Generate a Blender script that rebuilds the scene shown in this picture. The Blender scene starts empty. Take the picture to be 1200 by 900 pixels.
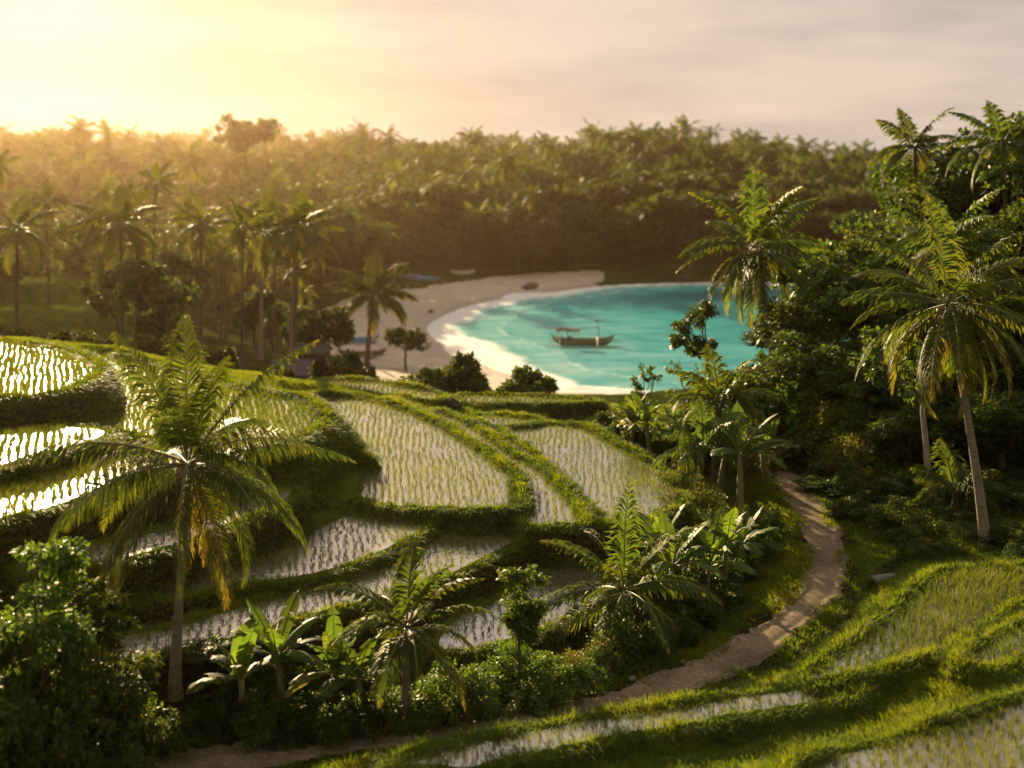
import bpy, math, random
import numpy as np
from mathutils import Vector
R = math.radians
SC = bpy.context.scene
COL = SC.collection

# ------------------------------------------------------------------ camera, world, sun, exposure
F, HV, CZ = 1448.0, 190.0, 25.0            # focal length in photo pixels, horizon row, eye height above the sea
SUN_EL, SUN_AZ = 15.0, -21.0               # degrees; azimuth from +Y, negative = left
cd = bpy.data.cameras.new('camera')
cam = bpy.data.objects.new('camera', cd); COL.objects.link(cam)
cam.location = (0, 0, CZ); cam.rotation_euler = (R(90), 0, 0)
cd.sensor_width = 36; cd.lens = 36 * F / 1200; cd.shift_y = -(450 - HV) / 1200
cd.clip_start = 0.3; cd.clip_end = 9000
cd.dof.use_dof = True; cd.dof.focus_distance = 36; cd.dof.aperture_fstop = cd.lens / 1000 / 0.115
SC.camera = cam

world = bpy.data.worlds.new('World'); SC.world = world; world.use_nodes = True
nt = world.node_tree; N = nt.nodes; L = nt.links
for n in list(N): N.remove(n)
sky = N.new('ShaderNodeTexSky'); sky.sky_type = 'NISHITA'; sky.sun_disc = False
sky.sun_elevation = R(SUN_EL); sky.sun_rotation = R(SUN_AZ)
sky.air_density = 1.3; sky.dust_density = 2.5; sky.ozone_density = 1.0; sky.altitude = 20
bg = N.new('ShaderNodeBackground'); bg.inputs['Strength'].default_value = 0.05
out = N.new('ShaderNodeOutputWorld')
# thin high cloud: streaks that scatter the sky light, laid out on the direction of view
tc = N.new('ShaderNodeTexCoord')
mp = N.new('ShaderNodeMapping'); mp.inputs['Scale'].default_value = (1.6, 1.6, 9.0); mp.inputs['Rotation'].default_value = (0.05, 0.09, 0.3)
cn = N.new('ShaderNodeTexNoise'); cn.inputs['Scale'].default_value = 2.2; cn.inputs['Detail'].default_value = 6; cn.inputs['Roughness'].default_value = 0.55
cr = N.new('ShaderNodeValToRGB'); cr.color_ramp.elements[0].position = 0.36; cr.color_ramp.elements[1].position = 0.72
cr.color_ramp.elements[0].color = (0.992, 0.992, 0.992, 1); cr.color_ramp.elements[1].color = (0.997, 0.997, 0.997, 1)
hs = N.new('ShaderNodeHueSaturation'); hs.inputs['Saturation'].default_value = 0.55
mx = N.new('ShaderNodeMix'); mx.data_type = 'RGBA'
cr2 = N.new('ShaderNodeValToRGB'); cr2.color_ramp.elements[0].position = 0.40; cr2.color_ramp.elements[1].position = 0.60
cr2.color_ramp.elements[0].color = (0.46, 0.41, 0.375, 1); cr2.color_ramp.elements[1].color = (0.66, 0.56, 0.465, 1)
cm = N.new('ShaderNodeMix'); cm.data_type = 'RGBA'; cm.blend_type = 'MULTIPLY'; cm.inputs['Factor'].default_value = 1; cm.inputs['B'].default_value = (8, 8, 8, 1)
L.new(cn.outputs['Fac'], cr2.inputs['Fac']); L.new(cr2.outputs['Color'], cm.inputs['A']); L.new(cm.outputs['Result'], mx.inputs['B'])
L.new(tc.outputs['Generated'], mp.inputs['Vector']); L.new(mp.outputs['Vector'], cn.inputs['Vector'])
L.new(cn.outputs['Fac'], cr.inputs['Fac']); L.new(cr.outputs['Color'], mx.inputs['Factor'])
L.new(sky.outputs['Color'], mx.inputs['A'])
L.new(mx.outputs['Result'], bg.inputs['Color']); L.new(bg.outputs['Background'], out.inputs['Surface'])

sd = bpy.data.lights.new('sun', 'SUN'); sd.energy = 5.0; sd.angle = R(0.8); sd.color = (1.0, 0.74, 0.41)
so = bpy.data.objects.new('sun', sd); COL.objects.link(so)
sdir = Vector((math.sin(R(SUN_AZ)) * math.cos(R(SUN_EL)), math.cos(R(SUN_AZ)) * math.cos(R(SUN_EL)), math.sin(R(SUN_EL))))
so.rotation_euler = sdir.to_track_quat('Z', 'Y').to_euler()

SC.view_settings.view_transform = 'Standard'; SC.view_settings.look = 'None'
SC.view_settings.gamma = 1; SC.view_settings.use_curve_mapping = False
SC.view_settings.exposure = 1.5
SC.render.engine = 'CYCLES'
cy = SC.cycles
cy.use_denoising = True; cy.use_adaptive_sampling = True; cy.adaptive_threshold = 0.02
cy.max_bounces = 6; cy.diffuse_bounces = 2; cy.glossy_bounces = 2; cy.transmission_bounces = 3; cy.volume_bounces = 0
cy.transparent_max_bounces = 4; cy.sample_clamp_indirect = 4; cy.caustics_reflective = False; cy.caustics_refractive = False

# ------------------------------------------------------------------ helpers
def tag(o, label=None, cat=None, group=None, kind=None):
    if label: o['label'] = label
    if cat: o['category'] = cat
    if group: o['group'] = group
    if kind: o['kind'] = kind
    return o

def nrm(a):
    a = np.asarray(a, float)
    return a / (np.linalg.norm(a, axis=-1, keepdims=True) + 1e-9)

class MB:
    """collects vertices (with a per-vertex tint) and faces, builds ONE mesh"""
    def __init__(s): s.v = []; s.t = []; s.q = []; s.f = []; s.n = 0
    def add(s, v, quads=None, tris=None, tint=0.5):
        v = np.asarray(v, float).reshape(-1, 3)
        t = np.broadcast_to(np.asarray(tint, float), (len(v),)) if np.ndim(tint) == 0 else np.asarray(tint, float)
        s.v.append(v); s.t.append(t)
        if quads is not None and len(quads): s.q.append(np.asarray(quads, int).reshape(-1, 4) + s.n)
        if tris is not None and len(tris): s.f.append(np.asarray(tris, int).reshape(-1, 3) + s.n)
        s.n += len(v)
    def tube(s, pts, rad, n=6, tint=0.5, cap=True):
        pts = np.asarray(pts, float); m = len(pts); rad = np.broadcast_to(np.asarray(rad, float), (m,))
        tg = nrm(np.gradient(pts, axis=0))
        up = np.array([0, 0, 1.0]) if abs(tg[0][2]) < 0.9 else np.array([1.0, 0, 0])
        a = nrm(np.cross(tg, up)); b = np.cross(tg, a)
        th = np.arange(n) / n * 2 * np.pi
        ring = pts[:, None] + rad[:, None, None] * (np.cos(th)[None, :, None] * a[:, None] + np.sin(th)[None, :, None] * b[:, None])
        i = np.arange(m - 1)[:, None] * n; j = np.arange(n)[None]; k = (j + 1) % n
        q = np.stack([i + j, i + k, i + n + k, i + n + j], -1).reshape(-1, 4)
        v = ring.reshape(-1, 3)
        if cap:
            v = np.vstack([v, pts[-1:]]); e = (m - 1) * n
            s.add(v, q, [(e + jj, e + (jj + 1) % n, m * n) for jj in range(n)], tint)
        else: s.add(v, q, None, tint)
    def box(s, c, size, rz=0, tint=0.5, taper=1.0):
        hx, hy, hz = np.array(size) / 2
        v = np.array([(-hx, -hy, -hz), (hx, -hy, -hz), (hx, hy, -hz), (-hx, hy, -hz), (-hx * taper, -hy * taper, hz), (hx * taper, -hy * taper, hz), (hx * taper, hy * taper, hz), (-hx * taper, hy * taper, hz)])
        cc, ss = math.cos(rz), math.sin(rz)
        v = np.stack([v[:, 0] * cc - v[:, 1] * ss, v[:, 0] * ss + v[:, 1] * cc, v[:, 2]], 1) + np.array(c)
        s.add(v, [(0, 3, 2, 1), (4, 5, 6, 7), (0, 1, 5, 4), (1, 2, 6, 5), (2, 3, 7, 6), (3, 0, 4, 7)], None, tint)
    def grid(s, V, tint=0.5, close=False):
        m, n = V.shape[:2]
        i = np.arange(m - 1)[:, None]; j = np.arange(n if close else n - 1)[None]; k = (j + 1) % n
        q = np.stack([i * n + j, i * n + k, (i + 1) * n + k, (i + 1) * n + j], -1).reshape(-1, 4)
        s.add(V.reshape(-1, 3), q, None, tint)
    def mesh(s, name, mat, smooth=False):
        v = np.vstack(s.v); t = np.concatenate(s.t)
        Q = np.vstack(s.q) if s.q else np.zeros((0, 4), int); T = np.vstack(s.f) if s.f else np.zeros((0, 3), int)
        return raw_mesh(name, v, Q, T, mat, {'tint': t}, smooth)

def raw_mesh(name, v, Q, T, mat, attrs=None, smooth=False):
    me = bpy.data.meshes.new(name)
    me.vertices.add(len(v)); me.vertices.foreach_set('co', np.ascontiguousarray(v, np.float32).ravel())
    nl = len(Q) * 4 + len(T) * 3
    me.loops.add(nl); me.loops.foreach_set('vertex_index', np.concatenate([Q.ravel(), T.ravel()]).astype(np.int32))
    me.polygons.add(len(Q) + len(T))
    st = np.concatenate([np.arange(len(Q)) * 4, len(Q) * 4 + np.arange(len(T)) * 3]).astype(np.int32)
    me.polygons.foreach_set('loop_start', st)
    for k, a in (attrs or {}).items():
        at_ = me.attributes.new(k, 'FLOAT', 'POINT'); at_.data.foreach_set('value', np.ascontiguousarray(a, np.float32))
    if smooth: me.polygons.foreach_set('use_smooth', np.ones(len(Q) + len(T), bool))
    me.materials.append(mat); me.update(calc_edges=True)
    return me

def link(name, me, parent=None, loc=None, rz=0.0, scale=None):
    o = bpy.data.objects.new(name, me); COL.objects.link(o)
    if loc is not None: o.location = loc
    if rz: o.rotation_euler = (0, 0, rz)
    if scale is not None: o.scale = scale if hasattr(scale, '__len__') else (scale,) * 3
    if parent: o.parent = parent
    return o

def hash2(i, j, s):
    h = (i * 374761393 + j * 668265263 + s * 974711) & 0x7fffffff
    h = ((h ^ (h >> 13)) * 1274126177) & 0x7fffffff
    return ((h ^ (h >> 16)) & 0xffff) / 65535.0
def vnoise(x, y, s=0):
    x = np.asarray(x, float); y = np.asarray(y, float)
    i = np.floor(x).astype(np.int64); j = np.floor(y).astype(np.int64); fx = x - i; fy = y - j
    fx = fx * fx * (3 - 2 * fx); fy = fy * fy * (3 - 2 * fy)
    a = hash2(i, j, s); b = hash2(i + 1, j, s); c = hash2(i, j + 1, s); d = hash2(i + 1, j + 1, s)
    return (a * (1 - fx) + b * fx) * (1 - fy) + (c * (1 - fx) + d * fx) * fy
def fbm(x, y, s=0, o=3):
    r = 0; a = 0.5
    for k in range(o): r = r + a * (vnoise(x * 2 ** k, y * 2 ** k, s + k) - 0.5); a *= 0.5
    return r * 2
def sstep(a, b, x):
    t = np.clip((x - a) / (b - a), 0, 1); return t * t * (3 - 2 * t)

def at(u, v, D):
    Y = D * F / (v - HV); return ((u - 600) / F * Y, Y)
def catmull(P, n=5, closed=True):
    P = np.asarray(P, float); m = len(P); o = []
    for i in range(m if closed else m - 1):
        if closed: p0, p1, p2, p3 = P[i - 1], P[i], P[(i + 1) % m], P[(i + 2) % m]
        else: p0, p1, p2, p3 = P[max(i - 1, 0)], P[i], P[i + 1], P[min(i + 2, m - 1)]
        for k in range(n):
            t = k / n
            o.append(0.5 * (2 * p1 + (p2 - p0) * t + (2 * p0 - 5 * p1 + 4 * p2 - p3) * t * t + (3 * p1 - p0 - 3 * p2 + p3) * t ** 3))
    if not closed: o.append(P[-1])
    return np.array(o)
def sdf(px, py, poly):
    """signed distance to a closed polygon, negative inside"""
    x = px.ravel(); y = py.ravel()
    d2 = np.full(x.shape, 1e18); ins = np.zeros(x.shape, bool)
    a = poly; b = np.roll(poly, -1, 0)
    for (ax, ay), (bx, by) in zip(a, b):
        ex, ey = bx - ax, by - ay; l = ex * ex + ey * ey + 1e-12
        t = np.clip(((x - ax) * ex + (y - ay) * ey) / l, 0, 1)
        d2 = np.minimum(d2, (x - ax - t * ex) ** 2 + (y - ay - t * ey) ** 2)
        if ay != by: ins ^= ((ay > y) != (by > y)) & (x < ex * (y - ay) / (by - ay) + ax)
    d = np.sqrt(d2); return np.where(ins, -d, d).reshape(px.shape)
def pdist(px, py, line):
    """distance to an open polyline and the parameter of the nearest point"""
    x = px.ravel(); y = py.ravel(); d2 = np.full(x.shape, 1e18); tt = np.zeros(x.shape)
    for i in range(len(line) - 1):
        ax, ay = line[i][:2]; bx, by = line[i + 1][:2]; ex, ey = bx - ax, by - ay; l = ex * ex + ey * ey + 1e-12
        t = np.clip(((x - ax) * ex + (y - ay) * ey) / l, 0, 1); d = (x - ax - t * ex) ** 2 + (y - ay - t * ey) ** 2
        m = d < d2; d2[m] = d[m]; tt[m] = i + t[m]
    return np.sqrt(d2).reshape(px.shape), tt.reshape(px.shape)

# ------------------------------------------------------------------ materials
def mat(name):
    m = bpy.data.materials.new(name); m.use_nodes = True
    t = m.node_tree; t.nodes.clear(); o = t.nodes.new('ShaderNodeOutputMaterial'); return m, t, t.nodes, t.links, o
def ramp(n, stops):
    r = n.new('ShaderNodeValToRGB'); e = r.color_ramp.elements
    while len(e) < len(stops): e.new(0.5)
    for k, (p, c) in enumerate(stops): e[k].position = p; e[k].color = (*c, 1)
    return r
def noise(n, l, scale, detail=4, coord=None, rough=0.55):
    t = n.new('ShaderNodeTexNoise'); t.inputs['Scale'].default_value = scale; t.inputs['Detail'].default_value = detail; t.inputs['Roughness'].default_value = rough
    if coord is not None: l.new(coord, t.inputs['Vector'])
    return t

def foliage(name, stops, trans=0.45, rough=0.5, var=0.35, spec=0.25):
    m, t, n, l, o = mat(name)
    a = n.new('ShaderNodeAttribute'); a.attribute_name = 'tint'
    r = ramp(n, stops); l.new(a.outputs['Fac'], r.inputs['Fac'])
    oi = n.new('ShaderNodeObjectInfo'); mr = n.new('ShaderNodeMapRange'); mr.inputs['To Min'].default_value = 1 - var; mr.inputs['To Max'].default_value = 1 + var
    l.new(oi.outputs['Random'], mr.inputs['Value'])
    h = n.new('ShaderNodeHueSaturation'); l.new(r.outputs['Color'], h.inputs['Color']); l.new(mr.outputs['Result'], h.inputs['Value'])
    mr2 = n.new('ShaderNodeMapRange'); mr2.inputs['To Min'].default_value = 0.485; mr2.inputs['To Max'].default_value = 0.515
    l.new(oi.outputs['Random'], mr2.inputs['Value']); l.new(mr2.outputs['Result'], h.inputs['Hue'])
    p = n.new('ShaderNodeBsdfPrincipled'); p.inputs['Roughness'].default_value = rough; p.inputs['Specular IOR Level'].default_value = spec
    l.new(h.outputs['Color'], p.inputs['Base Color'])
    tr = n.new('ShaderNodeBsdfTranslucent'); g = n.new('ShaderNodeMix'); g.data_type = 'RGBA'; g.blend_type = 'MULTIPLY'; g.inputs['Factor'].default_value = 1
    g.inputs['B'].default_value = (2.3, 2.0, 0.7, 1); l.new(h.outputs['Color'], g.inputs['A']); l.new(g.outputs['Result'], tr.inputs['Color'])
    ms = n.new('ShaderNodeMixShader'); ms.inputs[0].default_value = trans
    l.new(p.outputs[0], ms.inputs[1]); l.new(tr.outputs[0], ms.inputs[2]); l.new(ms.outputs[0], o.inputs['Surface'])
    return m
M = {}
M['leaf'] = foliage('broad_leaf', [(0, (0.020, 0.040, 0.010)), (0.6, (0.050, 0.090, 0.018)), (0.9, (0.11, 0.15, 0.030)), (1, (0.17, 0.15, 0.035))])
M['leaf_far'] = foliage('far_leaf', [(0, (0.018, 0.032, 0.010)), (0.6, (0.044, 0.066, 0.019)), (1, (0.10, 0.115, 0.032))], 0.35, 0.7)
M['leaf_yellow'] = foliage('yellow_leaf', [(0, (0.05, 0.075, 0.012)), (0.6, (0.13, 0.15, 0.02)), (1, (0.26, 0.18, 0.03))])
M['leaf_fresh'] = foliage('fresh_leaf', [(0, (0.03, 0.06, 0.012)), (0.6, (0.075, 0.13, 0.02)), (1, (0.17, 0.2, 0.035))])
M['palm'] = foliage('palm_leaf', [(0, (0.028, 0.052, 0.012)), (0.55, (0.062, 0.095, 0.018)), (0.8, (0.13, 0.14, 0.025)), (1, (0.17, 0.125, 0.045))], 0.48, 0.5, 0.2, 0.2)
M['palm_far'] = foliage('far_palm_leaf', [(0, (0.030, 0.046, 0.012)), (0.6, (0.068, 0.084, 0.020)), (1, (0.16, 0.13, 0.035))], 0.4, 0.6)
M['banana'] = foliage('banana_leaf', [(0, (0.035, 0.070, 0.014)), (0.6, (0.075, 0.13, 0.022)), (0.88, (0.14, 0.18, 0.035)), (1, (0.24, 0.15, 0.05))], 0.48, 0.52, 0.2, 0.18)
M['grass'] = foliage('grass_blade', [(0, (0.045, 0.078, 0.009)), (0.6, (0.100, 0.145, 0.012)), (1, (0.22, 0.21, 0.028))], 0.5, 0.6, 0.0, 0.2)
M['rice'] = foliage('rice_blade', [(0, (0.04, 0.07, 0.012)), (0.6, (0.10, 0.13, 0.018)), (1, (0.22, 0.2, 0.035))], 0.5, 0.5, 0.0, 0.25)

def solid(name, col, rough=0.8, spec=0.3, nscale=6.0, var=0.3, bump=0.0, stretch=(1, 1, 1), metal=0):
    m, t, n, l, o = mat(name)
    tcn = n.new('ShaderNodeTexCoord'); mpn = n.new('ShaderNodeMapping'); mpn.inputs['Scale'].default_value = stretch
    l.new(tcn.outputs['Object'], mpn.inputs['Vector'])
    a = noise(n, l, nscale, 6, mpn.outputs['Vector'], 0.65)
    c = np.array(col); r = ramp(n, [(0.3, tuple(c * (1 - var))), (0.7, tuple(np.minimum(c * (1 + var), 1)))])
    l.new(a.outputs['Fac'], r.inputs['Fac'])
    p = n.new('ShaderNodeBsdfPrincipled'); p.inputs['Roughness'].default_value = rough; p.inputs['Specular IOR Level'].default_value = spec; p.inputs['Metallic'].default_value = metal
    l.new(r.outputs['Color'], p.inputs['Base Color'])
    if bump:
        b = n.new('ShaderNodeBump'); b.inputs['Strength'].default_value = bump; b.inputs['Distance'].default_value = 0.05
        l.new(a.outputs['Fac'], b.inputs['Height']); l.new(b.outputs['Normal'], p.inputs['Normal'])
    l.new(p.outputs[0], o.inputs['Surface']); return m
M['bark'] = solid('palm_bark', (0.20, 0.155, 0.11), 0.85, 0.2, 3, 0.4, 0.6, (1, 1, 9))
M['bark_dark'] = solid('dark_bark', (0.075, 0.065, 0.045), 0.9, 0.2, 5, 0.4, 0.5, (1, 1, 0.4))
M['bark_pale'] = solid('pale_bark', (0.30, 0.25, 0.19), 0.85, 0.2, 5, 0.4, 0.4, (1, 1, 0.4))
M['rachis'] = solid('frond_stem', (0.16, 0.15, 0.045), 0.5, 0.4, 5, 0.3)
M['coconut'] = solid('coconut_husk', (0.17, 0.11, 0.035), 0.5, 0.4, 8, 0.3)
M['stem'] = solid('banana_stem', (0.15, 0.13, 0.05), 0.6, 0.3, 4, 0.4, 0.2, (1, 1, 0.3))
M['rock'] = solid('dark_rock', (0.11, 0.085, 0.065), 0.9, 0.2, 2, 0.4, 0.8)
M['stone'] = solid('pale_stone', (0.15, 0.14, 0.12), 0.85, 0.2, 6, 0.25, 0.5)

# ------------------------------------------------------------------ terrain: paddies traced, each on its own level (depth below the eye)
PADDIES = [  # key, depth, bund width, row direction (degrees from +Y), outline in photo pixels
 ('P1', 11.00, .50, None, [(365,470),(429,468),(501,493),(560,530),(595,557),(601,578),(592,595),(531,596),(429,586),(427,542),(399,504)]),
 ('P2', 11.28, .45, None, [(509,483),(554,502),(596,534),(632,552),(660,582),(678,612),(650,615),(620,614),(618,590),(607,565),(580,535),(535,503)]),
 ('P3', 11.45, .45, None, [(596,504),(675,500),(713,519),(758,542),(786,572),(790,592),(730,612),(705,598),(655,552),(630,530)]),
 ('P4', 11.40, .35, None, [(562,488),(596,488),(632,494),(600,499),(580,497)]),
 ('T4', 11.05, .35, None, [(380,446),(440,448),(512,462),(508,468),(440,460),(385,452)]),
 ('T5', 11.45, .35, None, [(545,464),(648,466),(700,472),(640,473),(560,472)]),
 ('P5', 11.25, .50, None, [(140,688),(240,672),(300,655),(350,632),(419,603),(497,609),(450,641),(378,667),(290,682),(205,694),(140,702)]),
 ('P6', 11.55, .50, None, [(142,748),(200,738),(300,708),(400,682),(452,664),(500,634),(600,627),(575,645),(512,675),(430,700),(350,722),(277,744),(187,763),(140,769)]),
 ('P7', 12.30, .55, None, [(540,725),(588,704),(641,672),(690,664),(706,690),(694,708),(630,734),(562,755),(520,757)]),
 ('S2', 10.30, .50, None, [(35,652),(120,638),(200,621),(262,605),(300,586),(335,573),(325,590),(270,610),(200,637),(120,657),(45,669)]),
 ('S1', 9.30, .50, None, [(-70,592),(0,574),(90,552),(170,534),(215,522),(220,540),(190,550),(144,559),(70,588),(0,608),(-70,622)]),
 ('T3', 8.80, .45, None, [(-80,530),(0,510),(60,502),(110,504),(111,512),(49,532),(0,543),(-80,560)]),
 ('T1', 8.15, .55, None, [(-60,400),(0,401),(57,410),(106,428),(100,443),(78,455),(45,463),(15,463),(-60,466)]),
 ('T2', 9.45, .45, None, [(130,422),(180,429),(230,444),(290,460),(347,469),(373,491),(350,510),(313,527),(250,528),(180,515),(113,496),(128,478),(140,450)]),
 ('R1', 11.30, .45, 20, [(1118,671),(1210,671),(1260,690),(1200,698),(1091,761),(1006,784),(953,794),(1001,761),(1055,719),(1088,688)]),
 ('R2', 11.45, .35, None, [(478,894),(560,872),(650,855),(740,838),(860,821),(985,807),(987,817),(870,834),(750,855),(640,878),(560,895)]),
 ('R3', 10.90, .45, 10, [(935,908),(1049,873),(1123,848),(1210,823),(1300,815),(1330,900),(1200,960),(1000,960)]),
 ('R4', 11.0, .40, 20, [(1140,775),(1175,748),(1215,728),(1275,712),(1285,730),(1215,754),(1160,781)]),
]
pad = []
for key, D, wb, row, pts in PADDIES:
    pts = catmull(pts, 5)
    Yv = D * F / (pts[:, 1] - HV)
    W = np.stack([(pts[:, 0] - 600) / F * Yv, Yv], 1)
    pad.append((key, CZ - D, wb, row, W))

PATH = [(120,905,13.05),(225,893,13.0),(310,882,13.0),(400,868,13.0),(520,853,12.95),(640,838,12.9),(720,826,12.8),(800,798,12.7),(870,766,12.6),(930,722,12.5),(962,685,12.4),(970,650,12.25),(958,615,12.15),(935,580,12.05),(925,560,12.0),(938,546,11.9),(975,538,11.7)]
pw = np.array([(*at(u, v, D), CZ - D) for u, v, D in PATH]); pathc = catmull(pw, 6, False)
DITCH = np.array([at(u, v, D) for u, v, D in [(1075,640,11.9),(1038,668,12.1),(1005,705,12.2),(970,738,12.2),(925,775,12.2),(860,808,12.3),(760,838,12.4),(640,862,12.4)]])
DITCH = catmull(DITCH, 4, False)

CTRL = [(0,0,1.75),(-15,0,3),(15,0,1.5),(0,6,4.6),(-20,8,6),(20,8,4.5),(0,12,7.5),(-15,14,9),(18,14,7.2),(0,19,10.9),(-10,20,12),(10,19,10.6),(18,20,9.9),
 (-8.2,29.9,13.2),(-12,26,12.8),(0,28.5,13.1),(2,29,12.9),(-3.8,27.7,13),(-6.7,26.9,13),(5.9,31.4,12.6),(8.7,35.2,12.4),(10.2,38.4,12.2),(10.7,47,12),(4,35,12.9),(6,40,12.5),(8,44,12.3),(0,31.5,13.2),(-5,29,13.2),(-15,30,12.5),(1,25.5,12.2),(-5,23,12.4),
 (14.6,38,11.8),(20,40,11),(25,45,9.5),(20,55,10),(13,55,12),(30,60,8),(12,33,11.9),(18,30,10.9),(10,60,12.6),(15,75,13),(30,80,10),(40,50,7),(60,60,5),(18,36,11.2),(9,30,11.9),(11,27,11.3),(14,24,10.7),
 (-5,45,11.3),(-2,50,11.7),(3,50,12),(-1,60,11.7),(4,62,12.1),(-10,50,9.6),(-15,45,9.2),(-20,40,8.8),(-17,36,10),(-15,33,11.2),(-25,50,7.8),(-22,58,8.3),(-12,58,10.1),(-35,45,6.5),(-35,60,8),(7,50,12.4),(8,57,12.6),(-7,56,11),(-5.5,42,10.6),
 (-1,72,14.8),(5,72,15),(-15,75,13.5),(-30,80,13),(-35,100,11.5),(-20,100,15),(-50,90,9),(0,90,19.4),(10,90,19.4),(-10,110,20.6),(30,100,15),(25,120,21),(50,110,13),(-20,125,21),(-40,130,14),(-60,120,9),(0,125,23.6),(8,80,17),(-90,60,2),(80,40,2),(-60,30,3),(60,20,2),(90,100,9),(-100,130,4),(0,150,24),(-50,160,18),(60,150,20)]
cp = np.array(CTRL, float); ck = np.linalg.norm(cp[:, None, :2] - cp[None, :, :2], axis=-1)
A_ = np.block([[ck - 0.15 * np.eye(len(cp)), np.ones((len(cp), 1))], [np.ones((1, len(cp))), np.zeros((1, 1))]])
wgt = np.linalg.solve(A_, np.append(CZ - cp[:, 2], 0))
def near_base(x, y):
    r = np.full(x.shape, wgt[-1])
    for (cx, cy_, _), w in zip(cp, wgt): r = r + w * np.sqrt((x - cx) ** 2 + (y - cy_) ** 2)
    return r
SHORE_PX = [(640,462),(612,448),(585,438),(555,420),(522,405),(505,396),(500,385),(512,374),(540,361),(580,352),(620,347),(680,338),(722,334),(800,331),(870,331)]
shore = [at(u, v, 25.0) for u, v in SHORE_PX]
shore = list(catmull(shore, 4, False)) + [(90, 262), (160, 275), (700, 420), (900, 100), (120, 100), (50, 112), (30, 120), (16, 128), (9, 132)]
shore = np.array(shore)
def far_base(x, y, d):
    beach = np.clip(d, 0, 14) * 0.07 + np.clip(d - 14, 0, 25) * 0.035
    under = np.clip(d, -40, 0) * 0.06
    hill = sstep(255, 430, y) * (8 + 8 * np.exp(-((x + 20) / 90) ** 2) - 7 * sstep(60, 150, x)) * sstep(8, 60, d)
    cliff = sstep(1, 9, d) * 4.0 * sstep(24, 36, x) * sstep(235, 255, y)
    leftr = 7 * sstep(520, 640, y) * (1 - sstep(-190, -20, x)) + 2 * sstep(480, 560, y)
    lefth = 6 * sstep(30, 110, -x - 20) * sstep(100, 200, y) * sstep(20, 60, d)
    return np.where(d > 0, beach + hill + cliff + leftr + lefth + fbm(x / 30, y / 30, 5) * 1.2 + fbm(x / 55, y / 80, 6) * 9 * sstep(290, 380, y) * sstep(20, 60, d), under)

def shape(x, y):
    """terrain height plus masks"""
    d = sdf(x, y, shore)
    zn = np.where(y < 175, near_base(np.clip(x, -110, 110), np.clip(y, -12, 180)), 0) + fbm(x / 2.2, y / 2.2, 1) * 0.18 + fbm(x / 9, y / 9, 2) * 0.3
    zf = far_base(x, y, d)
    k = sstep(118, 150, y + np.clip(x, -200, 0) * 0.25) * sstep(-1e9, 0, y)
    k = np.maximum(k, sstep(6, -6, d) if False else (1 - sstep(-4, 10, d)))
    lm = lawn_mask(x, y); zl = 9.0 + (y - 78) * 0.105 + np.clip(-x - 30, 0, 60) * 0.03; st = 1.5; q = zl / st; zl = (np.floor(q) + sstep(0.88, 1.0, q - np.floor(q))) * st
    zn = zn * (1 - lm) + zl * lm
    z = zn * (1 - k) + zf * k
    bed = np.zeros(x.shape)
    box = (x > -34) & (x < 34) & (y > 16) & (y < 70)
    xb, yb = x[box], y[box]; b = z[box]; nz = fbm(xb / 0.9, yb / 0.9, 8)
    # the far left lawn terraces are steps in the base
    pd, pt = pdist(xb, yb, pathc); pz = np.interp(pt, np.arange(len(pathc)), pathc[:, 2])
    ds = [sdf(xb, yb, W) for _, _, _, _, W in pad]
    for (key, Lv, wb, row, W), dd in zip(pad, ds):
        b = np.where(dd < 6, np.minimum(b, Lv + 0.26 + 0.5 * np.maximum(0, dd - 0.3 - wb * 0.6)), b)
    inside = np.zeros(xb.shape, bool); top = np.full(xb.shape, -1e9); lev = np.full(xb.shape, -1e9)
    for (key, Lv, wb, row, W), dd in zip(pad, ds):
        w2 = wb * (0.6 if key in ('P5','P6','S1','S2','T3','P7') else 0.8) * (1 + 0.5 * nz)
        crest = Lv - 0.06 + ((0.20 if key in ('P5','P6','S1','S2','T3','P7','T1') else 0.26) + 0.08 * nz) * sstep(0.0, 0.2, dd)
        h = np.where(dd < 0, Lv - 0.06, crest - ((1.25 if key == 'T2' else 2.0 if key == 'T1' else 3.2) + 0.8 * nz) * 0.5 * ((dd - w2 - .12) + np.sqrt((dd - w2 - .12) ** 2 + 0.025)))
        top = np.maximum(top, np.where(dd > 3.2, -1e9, h)); inside |= dd < 0; lev = np.where(dd < 0, Lv, lev)
    kb = sstep(0.75, 2.0, pd); b = pz * (1 - kb) + b * kb - 0.06 * (1 - sstep(0.3, 0.9, pd))
    dd_, _ = pdist(xb, yb, DITCH); b = b - 0.55 * (1 - sstep(0.12, 0.42, dd_ + 0.08 * nz))
    zz = np.where(inside, top, np.maximum(b, top))
    z = z.copy(); z[box] = zz; bed[box] = inside & (zz < lev + 0.03)
    pm = np.full(x.shape, 99.0); pm[box] = pd
    return z, d, bed, pm

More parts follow.
